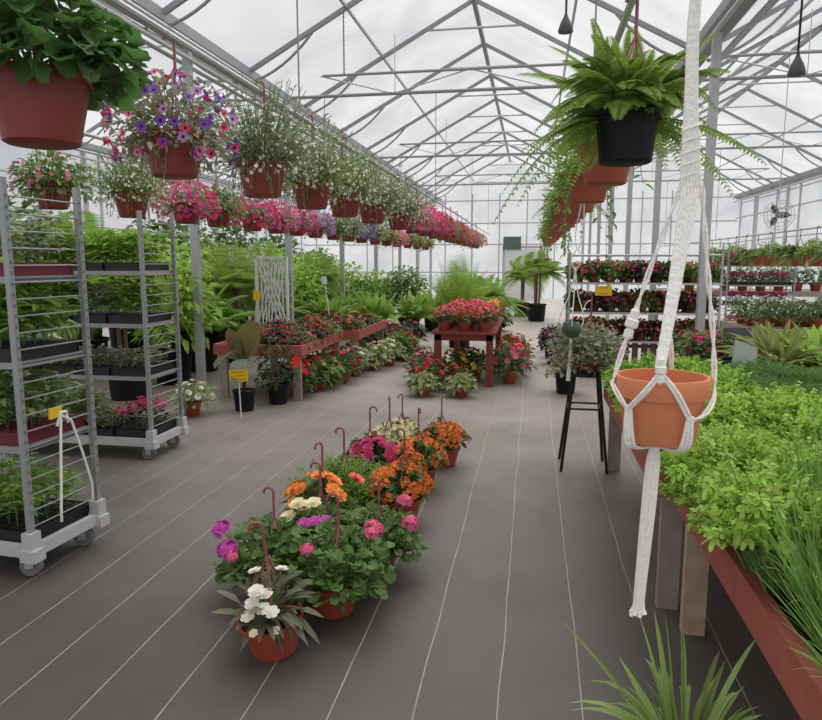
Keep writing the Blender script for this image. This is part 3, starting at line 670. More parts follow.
stock(5.3, 15.2, 'far right trolley', [['pink']*4]*4, 0, 'trays on the far right trolley')
spawn([P_('tray', TB, None)]+ST['pink'], 'seedling_tray', 'magenta flowering tray seen through the rungs of the rear trolley', 'seedling tray', (-3.3,5.08,.2135+.05), .3, 'trays on the rear trolley') if False else None
# rope looped on the front trolley's grid
mb = MB(); rx_ = -2.345
for pts in ([(rx_,3.02,.78),(rx_+.012,2.99,.66),(rx_+.02,2.96,.45),(rx_+.02,2.945,.3),(rx_+.01,2.955,.24)], [(rx_,3.02,.78),(rx_+.012,3.08,.74),(rx_+.02,3.14,.55),(rx_+.02,3.2,.36),(rx_+.01,3.21,.27)], [(rx_,2.985,.73),(rx_+.008,3.01,.795),(rx_+.008,3.05,.795),(rx_,3.07,.73)]):
    T = np.linspace(0,len(pts)-1,24); mb.tube(np.stack([np.interp(T, range(len(pts)), [q[i] for q in pts]) for i in range(3)],1), .007, 6)
tag(obj('rope', (mb, CORD)), 'white rope looped over a rung of the front trolley', 'rope')
tag(obj('yellow_tag', (MB().box((-2.345,2.98,.8),(.012,.09,.05),.05), YEL)), 'small yellow tag at the rope loop on the front trolley', 'tag')

# ------------------------------------------------------------------ right-hand herb benches
def bench(name, label, x0, x1, y0, y1, z, wood, rail_h=.13, legs=None, legm=WOODG, cat='bench', top=-.05):
    t = thing(name, label, cat, ((x0+x1)/2,(y0+y1)/2,0)); cx, cy = (x0+x1)/2, (y0+y1)/2; hx, hy = (x1-x0)/2, (y1-y0)/2
    for s in (-1,1):
        obj('side_rail', (MB().box((s*(hx-.02),0,z-rail_h/2),(.04,2*hy,rail_h)), wood), t); obj('end_rail', (MB().box((0,s*(hy-.02),z-rail_h/2),(2*hx-.08,.04,rail_h)), wood), t)
    sl_ = MB(); n = max(3,int(2*hy/.12))
    for i in range(n): sl_.box((0,-hy+.08+i*(2*hy-.16)/(n-1),z+top-.01),(2*hx-.09,.085,.02))
    obj('slatted_top', (sl_, WOOD), t)
    for sx in (-1,1):
        for sy in (-1,1): obj('leg', (MB().box((sx*(hx-.085),sy*(hy-.08),(z-.06)/2),(.09,.05,z-.06)), legm), t)
    return t
HBZ = .66
bench('herb_bench', 'near red-railed bench of potted herbs at right, on bare wood legs', .615, 1.95, .75, 2.93, HBZ, REDW, .12, legm=WOOD, top=-.1)
bench('herb_bench', 'second red-railed herb bench behind the near one, beside black stool', .55, 2.35, 2.98, 5.22, HBZ, REDW, .12, top=-.1)
SQ = MB()
for s in (1,):
    V = []; 
    for zz, h in ((0,.04),(.1,.052),(.1,.047),(.075,.046)):
        V += [(-h,-h,zz),(h,-h,zz),(h,h,zz),(-h,h,zz)]
    SQ.add(V, [(3,2,1,0)]+[(i*4+j,i*4+(j+1) % 4,(i+1)*4+(j+1) % 4,(i+1)*4+j) for i in range(3) for j in range(4)]+[(12,13,14,15)])
SQ = SQ.mesh('pot', POT_black, False); SQS = MB().box((0,0,.078),(.09,.09,.008)).mesh('soil', SOIL)
def herb(ns, hgt, spread, L, W, kind, leaf, per=5, thick=.0018):
    mb = MB()
    for k in range(ns):
        a = RNG.uniform(0,2*PI); r = spread*math.sqrt(RNG.uniform(0,1)); hh = hgt*RNG.uniform(.6,1.1)*(1-.35*(r/spread)**2)
        b = np.array((r*.3*math.cos(a), r*.3*math.sin(a), .08)); e = np.array((r*math.cos(a), r*math.sin(a), .08+hh)); c = np.array((e[0]*.5,e[1]*.5,.08+hh*.65))
        mb.tube([b,c,e], thick, 4, 1)
        D = RNG.normal(0,.7,(per,3))+np.array((math.cos(a)*.6,math.sin(a)*.6,.25)); pp = e+(c-e)*RNG.uniform(0,.55,per)[:,None]
        leaves(mb, pp, D, L*RNG.uniform(.7,1.2,per), L*W, kind, .25)
    return P_('foliage', mb, [leaf, STEM])
def grassy(n, hgt, spread, W, leaf, droop=(.1,.7)):
    mb = MB(); a = RNG.uniform(0,2*PI,n); el = RNG.uniform(.95,1.52,n); L = hgt*RNG.uniform(.7,1.2,n)
    D = np.stack([np.cos(a)*np.cos(el),np.sin(a)*np.cos(el),np.sin(el)],1); P = np.stack([np.cos(a)*.025,np.sin(a)*.025,np.full(n,.08)],1)
    leaves(mb, P, D, L, W, STRAP, RNG.uniform(*droop,n), .2); return P_('foliage', mb, [leaf, STEM])
HK = {'parsley': [herb(105,.2,.17,.034,1.,LOBED,G_parsley,8), herb(105,.22,.17,.034,1.,LOBED,G_parsley,8)], 'cilantro': [herb(100,.23,.17,.036,1.,LOBED,leafm('leaf_cilantro','#B4D262'),8), herb(100,.26,.17,.034,1.,LOBED,leafm('leaf_cilantro','#B4D262'),8)],
      'dill': [herb(90,.18,.12,.05,.07,DIAM,G_dill,16)]*2, 'mint': [herb(46,.16,.11,.04,.65,OVAL,G_mid,8)]*2, 'chives': [grassy(170,.36,.1,.0042,G_chive,(.05,.35)), grassy(190,.34,.1,.005,G_chive,(.1,.6))], 'sage': [herb(30,.12,.1,.035,.5,OVAL,G_grey,8)]*2}
HG = 'herb pots on the right-hand benches'
def herb_pot(kind, label, x, y, z, i, edge=False):
    fo = HK[kind][i % 2]
    if edge: fo = (fo[0], fo[1], (-.012,0,.01), (0,-.22,0), fo[4])
    t = spawn([P_('pot', SQ, None), P_('soil', SQS, None), fo], 'herb_pot', label, 'herb pot', (x,y,z), R.uniform(-.1,.1) if edge else R.uniform(0,6.3), HG, 1.0); t.scale = (1, 1, R.uniform(.75,1.35))
def visible(x, y): return x < .46*y+.16
BTZ = HBZ-.1
for bi, (bx0, by0, rows, cols, nm) in enumerate(((.715,1.25,11,8,'near'),(.66,3.12,13,11,'second'))):
    for r_ in range(rows):
        for c_ in range(cols):
            x = bx0+c_*.15+R.uniform(-.012,.012); y = by0+r_*.155+R.uniform(-.012,.012)
            if not visible(x-.08, y) or x > (1.9 if bi == 0 else 2.28): continue
            if bi == 1 and math.hypot(x-1.52, y-3.56) < .17: continue
            if bi == 0:
                kind = 'chives' if (r_ < 4 or (r_ < 7 and c_ >= 1)) else ('cilantro' if (r_+c_) % 3 else 'parsley')
            else:
                kind = 'cilantro' if r_ < 5 else 'parsley'
                if r_ >= 7: kind = 'dill' if c_ > 3 else 'parsley'
                elif c_ > 4: kind = 'mint' if r_ > 3 else 'cilantro'
                if (r_, c_) in ((2,3),(2,4)): continue
            herb_pot(kind, 'black pot of %s on %s herb bench, %s from the rail in %s row back' % (kind, nm, ORD[c_], ORD[r_]), x, y, BTZ, r_+c_, c_ == 0 and bi == 0 and kind in ('parsley','cilantro'))
# white jug at the right edge
mb = MB(); mb.lathe([(.08,0),(.092,.012),(.092,.21),(.085,.26),(.04,.33),(.026,.345),(.026,.375),(.034,.376),(.034,.4),(.001,.4)], 20)
tag(obj('plastic_jug', (mb, WHT), None, (1.52,3.56,BTZ)), 'white plastic jug among the herbs at right edge', 'jug')
# spider plant in front
mb = MB(); n = 80; a = RNG.uniform(0,2*PI,n); el = RNG.uniform(.6,1.45,n); L = RNG.uniform(.25,.55,n)
leaves(mb, np.stack([np.cos(a)*.04,np.sin(a)*.04,np.full(n,.14)],1), np.stack([np.cos(a)*np.cos(el),np.sin(a)*np.cos(el),np.sin(el)],1), L, .018, STRAP, RNG.uniform(.1,.7,n), .25)
spawn([P_('pot', FP, None), P_('soil', S_FP, None), P_('foliage', mb, [leafm('leaf_spider','#A6BE70'), STEM])], 'spider_plant', 'spider plant with long grassy blades on floor at lower right corner', 'potted plant', (.46,1.86,0), 0, None, 1.0)

# ------------------------------------------------------------------ macrame hanger and terracotta pot
px, py, pz = .24, 1.30, 1.222
mb = MB(); rt, rb, h = .084, .063, .121
mb.lathe([(rb*.2,.0),(rb*.96,0),(rb,.003),(rt*.9,h-.040),(rt*.905,h-.038),(rt*.985,h-.036),(rt,h-.032),(rt*1.01,h-.004),(rt*.985,h),(rt*.925,h),(rt*.91,h-.006),(rt*.86,h-.05),(rb*.85,.01),(.001,.01)], 48)
tag(obj('terracotta_pot', (mb, TERRA), None, (px,py,pz)), 'empty terracotta pot held in the large white macrame hanger', 'flower pot')
mh = thing('macrame_hanger', 'large white macrame hanger with long tail, in the right foreground', 'macrame hanger', (px,py,pz))
def curve(pts, n=20):
    P = [Vector(q) for q in pts]; out = []
    for i in range(len(P)-1):
        a = P[max(i-1,0)]; b = P[i]; c = P[i+1]; d = P[min(i+2,len(P)-1)]
        for k in range(n):
            t = k/n; out.append(.5*((2*b)+(c-a)*t+(2*a-5*b+4*c-d)*t*t+(3*b-a-3*c+d)*t**3))
    out.append(P[-1]); return [tuple(q) for q in out]
def rope(pts, r, k=2, tw=60., n=18, mbx=None, sep=.9):
    mbx = mbx or MB(); C = np.array(curve(pts, n)); T = nrm(np.gradient(C, axis=0)); u = nrm(np.cross(T, (0.03,1,.02))); w_ = np.cross(T, u)
    s = np.concatenate([[0], np.cumsum(np.linalg.norm(np.diff(C, axis=0), axis=1))])
    for j in range(k):
        a = s*tw+2*PI*j/k; mbx.tube(C+(u*np.cos(a)[:,None]+w_*np.sin(a)[:,None])*r*sep, r*.75, 6)
    return mbx
top = (.345-px, .0, RAILZ-pz); fn = (-.02, -.094, .147)
mb = MB()
for j in np.linspace(-1,1,6):
    mb.tube(curve([(.03+j*.013,-.004,.458),(.012+j*.0095,-.035,.34),(-.008+j*.007,-.07,.22),(fn[0]+j*.006,fn[1]+.004,.155),(fn[0]+j*.0035,fn[1],.14)], 10), .0032, 6)
obj('front_strap', (mb, CORD), mh)
mb = MB()
for j in np.linspace(-1,1,7):
    mb.tube(curve([(top[0]+j*.004,0,top[2]+.016),(.045+j*.006,0,1.0),(.022+j*.007,0,.77),(.024+j*.009,0,.6),(.03+j*.016,-.004,.458)], 10), .0032, 6)
for zz in np.arange(.46,.56,.02): mb.tube(curve([(.027-.017,-.003,zz-.006),(.027,-.006,zz),(.027+.017,-.003,zz+.006)], 5), .0022, 6)
obj('upper_strap', (mb, CORD), mh)
knot = MB()
for z_, r_ in ((-.016,.007),(0,.0095),(.014,.0065)): knot.lathe([(.002,-.01),(r_,-.005),(r_,.005),(.002,.01)], 10, (0,0,z_))
knot = knot.mesh('knot', CORD)
LB, RB, BB = (-.066,-.058,.066), (.036,-.072,.052), (.04,.066,.05); bot = (-.006,-.004,-.012)
o = obj('side_cord', (rope([(.014,0,.458),(-.03,-.004,.32),(-.06,-.006,.215),(-.086,-.012,.12),(-.087,-.025,.1),LB], .0032, 2, 40), CORD), mh); obj('knot', knot, o, (-.059,-.006,.217), (0,.25,0), None).scale = (1.25,1.25,1.25)
obj('side_cord', (rope([(.05,0,.458),(.066,-.004,.32),(.082,-.006,.2),(.088,-.012,.115),(.084,-.03,.085),(.062,-.06,.062),RB], .0032, 2, 40), CORD), mh)
obj('side_cord', (rope([(.03,.004,.458),(.015,.04,.3),(.03,.08,.14),(.034,.086,.11),BB], .0032, 2, 40), CORD), mh)
for e in (LB, RB):
    mb = MB()
    for q in (-1,1): mb.tube(curve([(fn[0]+q*.003,fn[1]+.002,fn[2]-.008),(fn[0]+(e[0]-fn[0])*.5+q*.0035,-.0885,.105),(e[0]+q*.003,e[1]-.006,e[2]+.004)], 10), .0027, 6)
    obj('front_cord', (mb, CORD), mh)
obj('knot', knot, mh, (fn[0],fn[1],fn[2]-.002))
for e in (LB, RB, BB):
    mb = MB(); sgn = 1 if e[1] < 0 else -1
    for q in (-1,0,1): mb.tube(curve([(e[0]+q*.003,e[1]-.005*sgn,e[2]+.01),(e[0]*.93+q*.0065,e[1]*.96,.012),(e[0]*.72+q*.004,e[1]*.7,-.007),bot], 9), .0034, 6)
    obj('base_cord', (mb, CORD), mh)
mb = MB(); n = 9
for j in range(n):
    a = 2*PI*j/n; r_ = .0085; ca, sa = math.cos(a), math.sin(a)*.7
    mb.tube(curve([(-.006,-.004,-.008),(r_*ca-.008,r_*sa,-.04),(r_*1.1*ca-.013,r_*sa,-.15),(r_*.8*ca-.02,r_*sa,-.3),(r_*.9*ca-.021,r_*sa,-.335),(r_*1.6*ca-.022,r_*1.6*sa,-.352+RNG.uniform(-.004,.004))], 8), .0042, 6)
obj('tail', (mb, CORD), mh)

# small macrame hanger behind
sx, sy, sz = .285, 5.02, 1.02
mh2 = thing('macrame_hanger', 'small white macrame hanger with diamond knots, beside the black stool', 'macrame hanger', (sx,sy,sz))
mb = MB(); topz = RAILZ-sz
for q in (-1,1): mb.tube(curve([(.06,0,topz+.016),(.05+q*.006,0,1.0),(.035+q*.028,0,.74),(.025+q*.005,0,.62)], 8), .004, 5)
for q in (-1,1): mb.tube(curve([(.025+q*.005,0,.62),(.02+q*.038,0,.545),(.014,0,.47)], 8), .004, 5)
obj('upper_strap', (mb, CORD), mh2)
mb = MB()
for q in (-1,0,1): mb.tube(curve([(.014,0,.47),(.008+q*.03,-.03 if q == 0 else 0,.3),(q*.082,-.07 if q == 0 else 0,.14),(q*.06,-.05 if q == 0 else 0,.05),(0,0,-.015)], 8), .0042, 5)
mb.tube(curve([(.07,0,.17),(.1,0,.24),(.13,-.01,.26)], 6), .004, 5)
obj('cradle_cord', (mb, CORD), mh2)
mb = MB()
for q in np.linspace(-1,1,4): mb.tube([(q*.004,0,-.012),(q*.007-.005,0,-.15),(q*.012-.012,0,-.33)], .0045, 5)
obj('tail', (mb, CORD), mh2); obj('knot', knot, mh2, (.014,0,.47)); obj('knot', knot, mh2, (0,0,-.02))
tag(obj('glass_bowl', (MB().lathe([(.02,0),(.055,.02),(.072,.06),(.06,.105),(.05,.115),(.046,.11),(.056,.1),(.066,.06),(.05,.024),(.001,.012)], 20), mat('green_glaze','#44584C',.25,var=.1)), None, (sx,sy,sz-.012)), 'small dark green bowl cradled in the small macrame hanger', 'bowl')

# ------------------------------------------------------------------ black stool and grey plant
st = thing('bar_stool', 'black metal stool holding a grey-leaved basket, in the aisle', 'stool', (.41,5.2,0))
obj('seat', (MB().lathe([(.05,.715),(.17,.715),(.178,.722),(.178,.748),(.17,.755),(.001,.755)], 28), BLACKM), st)
for k in range(4):
    a = PI/4+k*PI/2; obj('leg', (MB().tube([(.13*math.cos(a),.13*math.sin(a),.72),(.235*math.cos(a),.235*math.sin(a),.0)], .0115, 8), BLACKM), st)
for z_, nm in ((.47,'footrest'),(.12,'floor_brace')):
    r_ = .13+(.105)*(1-z_/.72); mb = MB(); q = [(r_*math.cos(PI/4+k*PI/2), r_*math.sin(PI/4+k*PI/2), z_) for k in range(4)]
    if nm == 'footrest':
        for k in range(4): mb.beam(q[k], q[(k+1) % 4], .02, .012)
        obj(nm, (mb, BLACKM), st)
parts = basket((G_grey, STEM), 1500, .28, .18, .15, .03, .95, 50, .012, F_lil, ROUND, 60, .16, lo=-1.0)
spawn([P_('pot', FP, None), P_('soil', S_FP, None), ('hanger', fh_me, None, None, [('hook', fh_hook, None, None)])]+parts, 'hanging_basket', 'grey-leaved trailing basket standing on the black stool', 'hanging basket', (.41,5.2,.755), 0, None, 1.05)

# ------------------------------------------------------------------ shelf rack on the right
def begonia(leaf, fl, n=240, r=.165, h=.14, nb=24, size=.022, lo=None):
    lo = lo if lo is not None else (-.65 if r < .17 else -.25)
    mb = MB(); p, d = bush(mb, n, r, h, .13, .06, .7, OVAL, .4 if lo < -.5 else .25, lo, .4); stems_to(mb, p[:16], .09, .003, 1); fb = MB()
    p, d = dome(nb, r*.95, h*1.12, .1, .9); p[:,2] += .12; flowers(fb, p, d+RNG.normal(0,.3,(nb,3)), size, DOUBLE)
    return [P_('pot', SP, None), P_('soil', S_SP, None), P_('foliage', mb, [leaf, STEM]), P_('blossoms', fb, [fl])]
BEGO = [begonia(G_dark, F_red), begonia(G_deep, F_hot), begonia(G_mid, F_coral, nb=18), begonia(G_maroon, F_rose, nb=12)]
RK0, RK1, RKY = .50, 2.45, 9.6
rk = thing('display_rack', 'tall metal display rack of potted begonias behind the stool', 'rack', (RK0,RKY,0)); wd = RK1-RK0
for x in (0,wd):
    for y in (0,.5): obj('post', (MB().tube([(x,y,0),(x,y,1.68)], .016, 8), STEEL), rk)
for z in (.48,.87,1.27): obj('shelf', (MB().box((wd/2,.25,z-.01),(wd,.5,.02)).box((wd/2,-.012,z-.01),(wd+.04,.024,.028)), ALU), rk)
lp = MB()
for k in range(16): lp.box((.06+k*(wd-.12)/15,.1,.25),(.08,.02,.42))
lp.box((wd/2,.115,.12),(wd,.02,.05)).box((wd/2,.115,.4),(wd,.02,.05)); obj('lower_panel', (lp, mat('brown_slats','#6A5048',.8,var=.25)), rk)
obj('top_rail', (MB().tube([(0,0,1.64),(wd,0,1.64)], .014, 8).tube([(0,.5,1.64),(wd,.5,1.64)], .014, 8), ALU), rk)
cl = {0:'red',1:'hot pink',2:'coral',3:'rose'}
for si, (z, sn) in enumerate(((.48,'lowest shelf'),(.87,'middle shelf'),(1.27,'top shelf'))):
    for r_ in range(2):
        for c_ in range(9):
            b = (c_*2+si+r_*3+(c_ // 3)) % 4
            spawn(BEGO[b], 'begonia_pot', '%s begonia pot on rack %s, %s row, %s from left' % (cl[b], sn, 'front' if r_ == 0 else 'back', ORD[c_]), 'potted flower', (RK0+.14+c_*.21+R.uniform(-.02,.02), RKY+.12+r_*.25, z), R.uniform(0,6), 'begonias on the display rack', R.uniform(.95,1.15))
def sign(name, label, loc, w_, h_, face, rz=0, tilt=.15, stick=.25, lines=0, roll=0.):
    t = thing(name, label, 'sign', loc, rz); t.rotation_euler = (-tilt, roll, rz)
    c = obj('card', (MB().box((0,0,stick+h_/2),(w_,.006,h_)), face), t)
    if lines:
        mb = MB(); rr = random.Random(len(label))
        for i in range(lines): mb.box((rr.uniform(-.05,.05)*w_,-.0036,stick+h_*(.8-.6*i/max(1,lines-1))),(w_*rr.uniform(.5,.8),.001,h_*.09))
        obj('printed_lines', (mb, INK), c)
    if stick: obj('stake', (MB().box((0,.005,stick/2+.02),(.012,.005,stick+.04)), WHT), t)
    return t
sign('price_sign', 'yellow price card hung on the display rack', (.95,RKY-.05,1.10), .22, .13, YEL, 0, 0, 0, 2)
# floor plants beside the rack
PURP = mound(170, .2, .2, .18, .08, .8, G_purple); GREYM = mound(200, .2, .2, .18, .06, .8, G_grey)
for i, (x, y, me, de) in enumerate(((.42,8.2,GREYM,'grey green leafy pot on the floor before the display rack'),(.36,10.6,PURP,'dark purple leaved pot by the aisle past the display rack'),(.34,11.3,PURP,'second dark purple leaved pot by the aisle past the display rack'),(.36,12.1,GREYM,'grey leafy pot behind the purple pots along the aisle'))):
    spawn([P_('pot', BP, None), P_('soil', S_BP, None), ('foliage', me, (0,0,.08), None, [])], 'potted_plant', de, 'potted plant', (x,y,0), i, 'floor plants right of the aisle', 1.1)

# ------------------------------------------------------------------ centre table
ct = thing('plant_table', 'dark red wooden table of red kalanchoes in the middle of aisle', 'table', (-.83,9.55,0))
tw, tl, tz = .80, 2.4, .69
obj('tabletop', (MB().box((0,0,tz-.015),(tw,tl,.03)), REDD), ct); obj('apron', (MB().box((0,-tl/2+.06,tz-.07),(tw-.08,.025,.08)).box((0,tl/2-.06,tz-.07),(tw-.08,.025,.08)).box((-tw/2+.05,0,tz-.07),(.025,tl-.1,.08)).box((tw/2-.05,0,tz-.07),(.025,tl-.1,.08)), REDD), ct)
for sx_ in (-1,1):
    for sy_ in (-1,1): obj('leg', (MB().box((sx_*(tw/2-.075),sy_*(tl/2-.09),(tz-.03)/2),(.085,.085,tz-.03)), REDD), ct)
KALS = mound(110, .12, .11, .13, .05, .7, G_dark)
def kal_small(fl, nb=60):
    fb = MB(); p, d = dome(nb, .13, .12, .1, .88); p[:,2] += .15; flowers(fb, p, d+RNG.normal(0,.25,(nb,3)), .017, FIVE)
    return [P_('pot', SP, None), P_('soil', S_SP, None), ('foliage', KALS, None, None, []), P_('blossoms', fb, [fl])]
KS = kal_small(F_coral)
cc = [('coral red',F_coral),('scarlet',F_red),('coral red',F_coral),('rose red',F_rose)]
for r_ in range(8):
    for c_ in range(3):
        cn, cm = cc[(r_*3+c_) % 4]
        if r_ >= 4 and c_ == 2: cn, cm = ('yellow',F_yell) if r_ == 5 else ('orange',F_orange)
        spawn(KS, 'kalanchoe_pot', '%s kalanchoe pot on the centre table, %s row back, %s' % (cn, ORD[r_], ('at left','in the middle','at right')[c_]), 'potted flower', (-.83+(c_-1)*.255+R.uniform(-.015,.015), 8.53+r_*.285, tz), R.uniform(0,6), 'kalanchoes on the centre table', 1.15, {'blossoms':[cm]})
CG = 'flower pots around the centre table'
BB_ = begonia(G_dark, F_red, 170, .19, .19, 20, .03)
def cpot(label, x, y, colm, sc=1.2, k=None, z=0): spawn(k or BB_, 'flower_pot_plant', label, 'potted flower', (x,y,z), R.uniform(0,6), CG, sc, {'blossoms':[colm]})
LOWG = begonia(G_pale, F_yell, 170, .14, .09, 4, .012)
cpot('low pale green pot in front of the centre table, on the left', -1.23, 7.72, F_yell, 1.25, LOWG); cpot('low pale green pot in front of the centre table, on the right', -.78, 7.74, F_yell, 1.25, LOWG)
cpot('scarlet begonia pot left of the centre table, behind the left low green pot', -1.2, 8.08, F_red); cpot('rosy begonia pot at left front corner of the centre table', -1.36, 8.5, F_rose)
cpot('pink begonia pot along left side of the centre table', -1.42, 9.1, F_pink); cpot('small scarlet begonia pot just before the front legs of the centre table', -.86, 8.1, F_red, 1.)
for i, y in enumerate((8.75,9.25,9.8,10.35)): cpot('red-flowered begonia pot along right side of the centre table, %s from the front' % ORD[i], -.26, y, (F_rose,F_coral,F_red,F_coral)[i], 1.45)
for i, (x, y) in enumerate(((-.98,8.8),(-.72,8.85))): cpot('yellow flowering pot under the centre table, %s' % ('left one','right one')[i], x, y, F_yell, 1.25)
cpot('red-flowered pot standing under the centre table behind the yellow ones', -.84, 9.25, F_red, 1.2)

# ------------------------------------------------------------------ left red tables
RT = 'red wooden tables along the left'
bench('plant_table', 'nearer red plant table at left with pink begonias on top', -3.55, -2.5, 7.15, 8.85, .63, REDW, .12, cat='table', top=-.11)['group'] = RT
bench('plant_table', 'farther red plant table at left, end to end with the nearer', -3.4, -2.3, 8.92, 10.7, .63, REDW, .12, cat='table', top=-.11)['group'] = RT
for ti, (x0, y0, nr) in enumerate(((-3.36,7.36,6),(-3.2,9.1,6))):
    for r_ in range(nr):
        for c_ in range(4):
            b = (r_+c_*2) % 4; cm = (F_hot,F_red,F_mag,F_rose)[b] if ti == 0 else (F_rose,F_red,F_coral,F_orange)[b]; cn = ('hot pink','red','magenta','rose') if ti == 0 else ('rose','red','coral','orange')
            if r_ == 0 and c_ == 0: continue
            spawn(BEGO[(3,1,0,2)[b]] , 'begonia_pot', '%s begonia pot on the %s red table, %s row back, %s from left' % (cn[b], ('nearer','farther')[ti], ORD[r_], ORD[c_]), 'potted flower', (x0+c_*.24, y0+r_*.26, .52), R.uniform(0,6), 'begonias on the left red tables', R.uniform(.85,1.0), {'blossoms':[cm]})
# floor pots in front of the left tables
LG = 'floor pots before the left red tables'
def lpot(label, x, y, k, over=None, sc=1.1): spawn(k, 'flower_pot_plant', label, 'potted flower', (x,y,0), R.uniform(0,6), LG, sc, over)
WB = begonia(G_pale, F_white, 130, .19, .16, 16, .03)
lpot('white-flowered pot on the floor beside the rear trolley', -3.38, 6.3, WB, None, 1.2)
HIB = MB(); bush(HIB, 230, .24, .34, .42, .075, .6, OVAL, .3, -.8, .35); HIB.tube([(0,0,.18),(.01,.01,.45)], .012, 6, 1)
hb_ = MB(); flowers(hb_, [(.22,-.1,.5),(.2,-.12,.46)], [(.5,-.8,.2),(.4,-.8,.3)], .055, FIVE)
spawn([P_('pot', BP, None), P_('soil', S_BP, None), P_('foliage', HIB, [G_deep, STEMB]), P_('blossom', hb_, [F_red])], 'hibiscus', 'bushy hibiscus with one red bloom in black pot by red table', 'potted plant', (-2.74,7.02,0), .2, LG)
STRAPO = (STRAP[0].copy(), STRAP[1])
for q_ in STRAPO[0]: q_[1] = (0 if q_[1] == 0 else math.copysign(.5*math.sin(PI*min(1,max(0,q_[0]*.92+.04)))**.7, q_[1]))
CAN = MB()
for az, el, L, W_, dr, m_ in ((-.3,1.3,.5,.25,.05,0),(-2.5,1.0,.55,.2,.95,2),(2.6,1.2,.55,.2,.5,2),(1.2,1.25,.6,.22,.3,0),(-1.4,.75,.45,.17,1.2,2),(3.5,1.3,.5,.2,.25,0)):
    leaves(CAN, [(0,0,.52)], [(math.cos(az)*math.cos(el),math.sin(az)*math.cos(el),math.sin(el))], L, W_, STRAPO, dr, .12, m_, up=np.array([(math.cos(az+.5)*.6,math.sin(az+.5)*.6-.9,.25)]))
CAN.tube([(0,0,.18),(.01,0,.4),(0,0,.75)], [.02,.018,.008], 7, 1)
spawn([P_('pot', BP, None), P_('soil', S_BP, None), P_('foliage', CAN, [leafm('leaf_banana','#7C7448',.15), G_maroon, leafm('leaf_banana_grey','#8C947C',.15)])], 'banana_plant', 'olive broad-leaved banana plant in black pot behind a yellow card', 'potted plant', (-2.96,6.62,0), 0, LG, 1.0)
sign('price_sign', 'yellow price card in front of the broad-leaved banana plant', (-2.86,6.3,.0), .2, .12, YEL, -.05, .1, .36, 3, -.08)
for i, (x, y, k, cm, de) in enumerate(((-2.68,7.45,BB_,F_red,'red begonia pot'),(-2.58,7.95,BEGO[2],F_red,'leafy red begonia pot'),(-2.4,8.4,BB_,F_red,'scarlet begonia pot'),(-2.36,8.95,WB,F_white,'white begonia pot'),(-2.7,9.2,WB,F_white,'white begonia pot under table'),(-2.24,9.5,WB,F_cream,'cream begonia pot'),(-2.1,9.95,WB,F_cream,'cream and green pot'),(-2.55,9.8,WB,F_yell,'yellow flowered pot under table'),(-2.05,10.6,BEGO[2],F_red,'green leafy red begonia pot'))):
    lpot('%s on the floor before the red tables, %s from the front' % (de, ORD[i]), x, y, k, {'blossoms':[cm]}, 1.35 if k is not BEGO[2] else 1.7)
for i, (x, y) in enumerate(((-2.6,11.1),(-2.25,11.35),(-2.55,12.0),(-2.2,12.3))):
    lpot('low magenta flower pot on floor past the red tables, %s from the front' % ORD[i], x, y, kp if False else BEGO[1], {'blossoms':[F_mag if i % 2 else F_hot]}, 1.75)
# little signs and a lattice panel over the left tables
sign('price_sign', 'small yellow card on a tall stake behind the left table begonias', (-3.75,8.6,0), .1, .13, YEL, 0, .05, 1.05, 0, .1)
sign('price_sign', 'small white card standing on the farther red table', (-2.95,9.8,.53), .08, .12, WHT, 0, .05, .7, 0, -.15)
lt = thing('lattice_panel', 'white openwork panel standing upright behind the left begonias', 'panel', (-3.5,8.85,.0)); mb = MB()
for k in range(8):
    mb.beam((-.2+.0571*k,0,.74),(-.2+.0571*((k+3) % 8),0,1.55),.018,.012); 
for k in range(9): mb.tube([(-.2+.05*k,0,.02),(-.2+.05*k+.01*math.sin(k),0,.8),(-.2+.05*k,0,1.6)], .009, 6)
obj('lattice', (mb, WHT), lt); obj('frame', (MB().box((-.22,0,.81),(.03,.03,1.62)).box((.22,0,.81),(.03,.03,1.62)).box((0,0,1.61),(.44,.03,.03)), WHT), lt)

# ------------------------------------------------------------------ leafy background on the left
def palm(nf, ln, z0, pin, npin, m=G_fern, trunk=.0, elr=(.5,1.4), dr=(.25,.7), pw=.08):
    mb = MB()
    for k in range(nf): frond(mb, (RNG.normal(0,.03),RNG.normal(0,.03),z0), RNG.uniform(0,2*PI), RNG.uniform(*elr), ln*RNG.uniform(.75,1.15), RNG.uniform(*dr), npin, pin, pw=pw, taper=.5)
    r = [P_('pot', BPL, None), P_('fronds', mb, [m, STEM])]
    if trunk:
        tb = MB()
        for dx, dy in ((0,0),(.05,.03),(-.04,.04)): tb.tube([(dx,dy,.34),(dx*1.3,dy*1.3,z0+.05)], .022, 7)
        r.append(P_('trunk', tb, [STEMB]))
    return r
def shrub(n, r, h, z0, L, W, leaf, kind=OVAL, droop=.35):
    mb = MB(); p, d = bush(mb, n, r, h, z0, L, W, kind, droop, -.9, .3); tb = MB()
    for k in range(5):
        a = k*1.26; tb.tube([(.03*math.cos(a),.03*math.sin(a),.34),(r*.3*math.cos(a),r*.3*math.sin(a),z0),(r*.5*math.cos(a),r*.5*math.sin(a),z0+h*.6)], .01, 5)
    return [P_('pot', BPL, None), P_('foliage', mb, [leaf, STEM]), P_('stem', tb, [STEMB])]
def bigleafplant(n, L, W, leaf, z0=.36):
    mb = MB(); a = RNG.uniform(0,2*PI,n); el = RNG.uniform(.45,1.45,n)
    leaves(mb, np.stack([np.cos(a)*.05,np.sin(a)*.05,np.full(n,z0)],1), np.stack([np.cos(a)*np.cos(el),np.sin(a)*np.cos(el),np.sin(el)],1), L*RNG.uniform(.7,1.15,n), W, STRAP, RNG.uniform(.2,.75,n), .2)
    return [P_('pot', BPL, None), P_('foliage', mb, [leaf, STEM])]
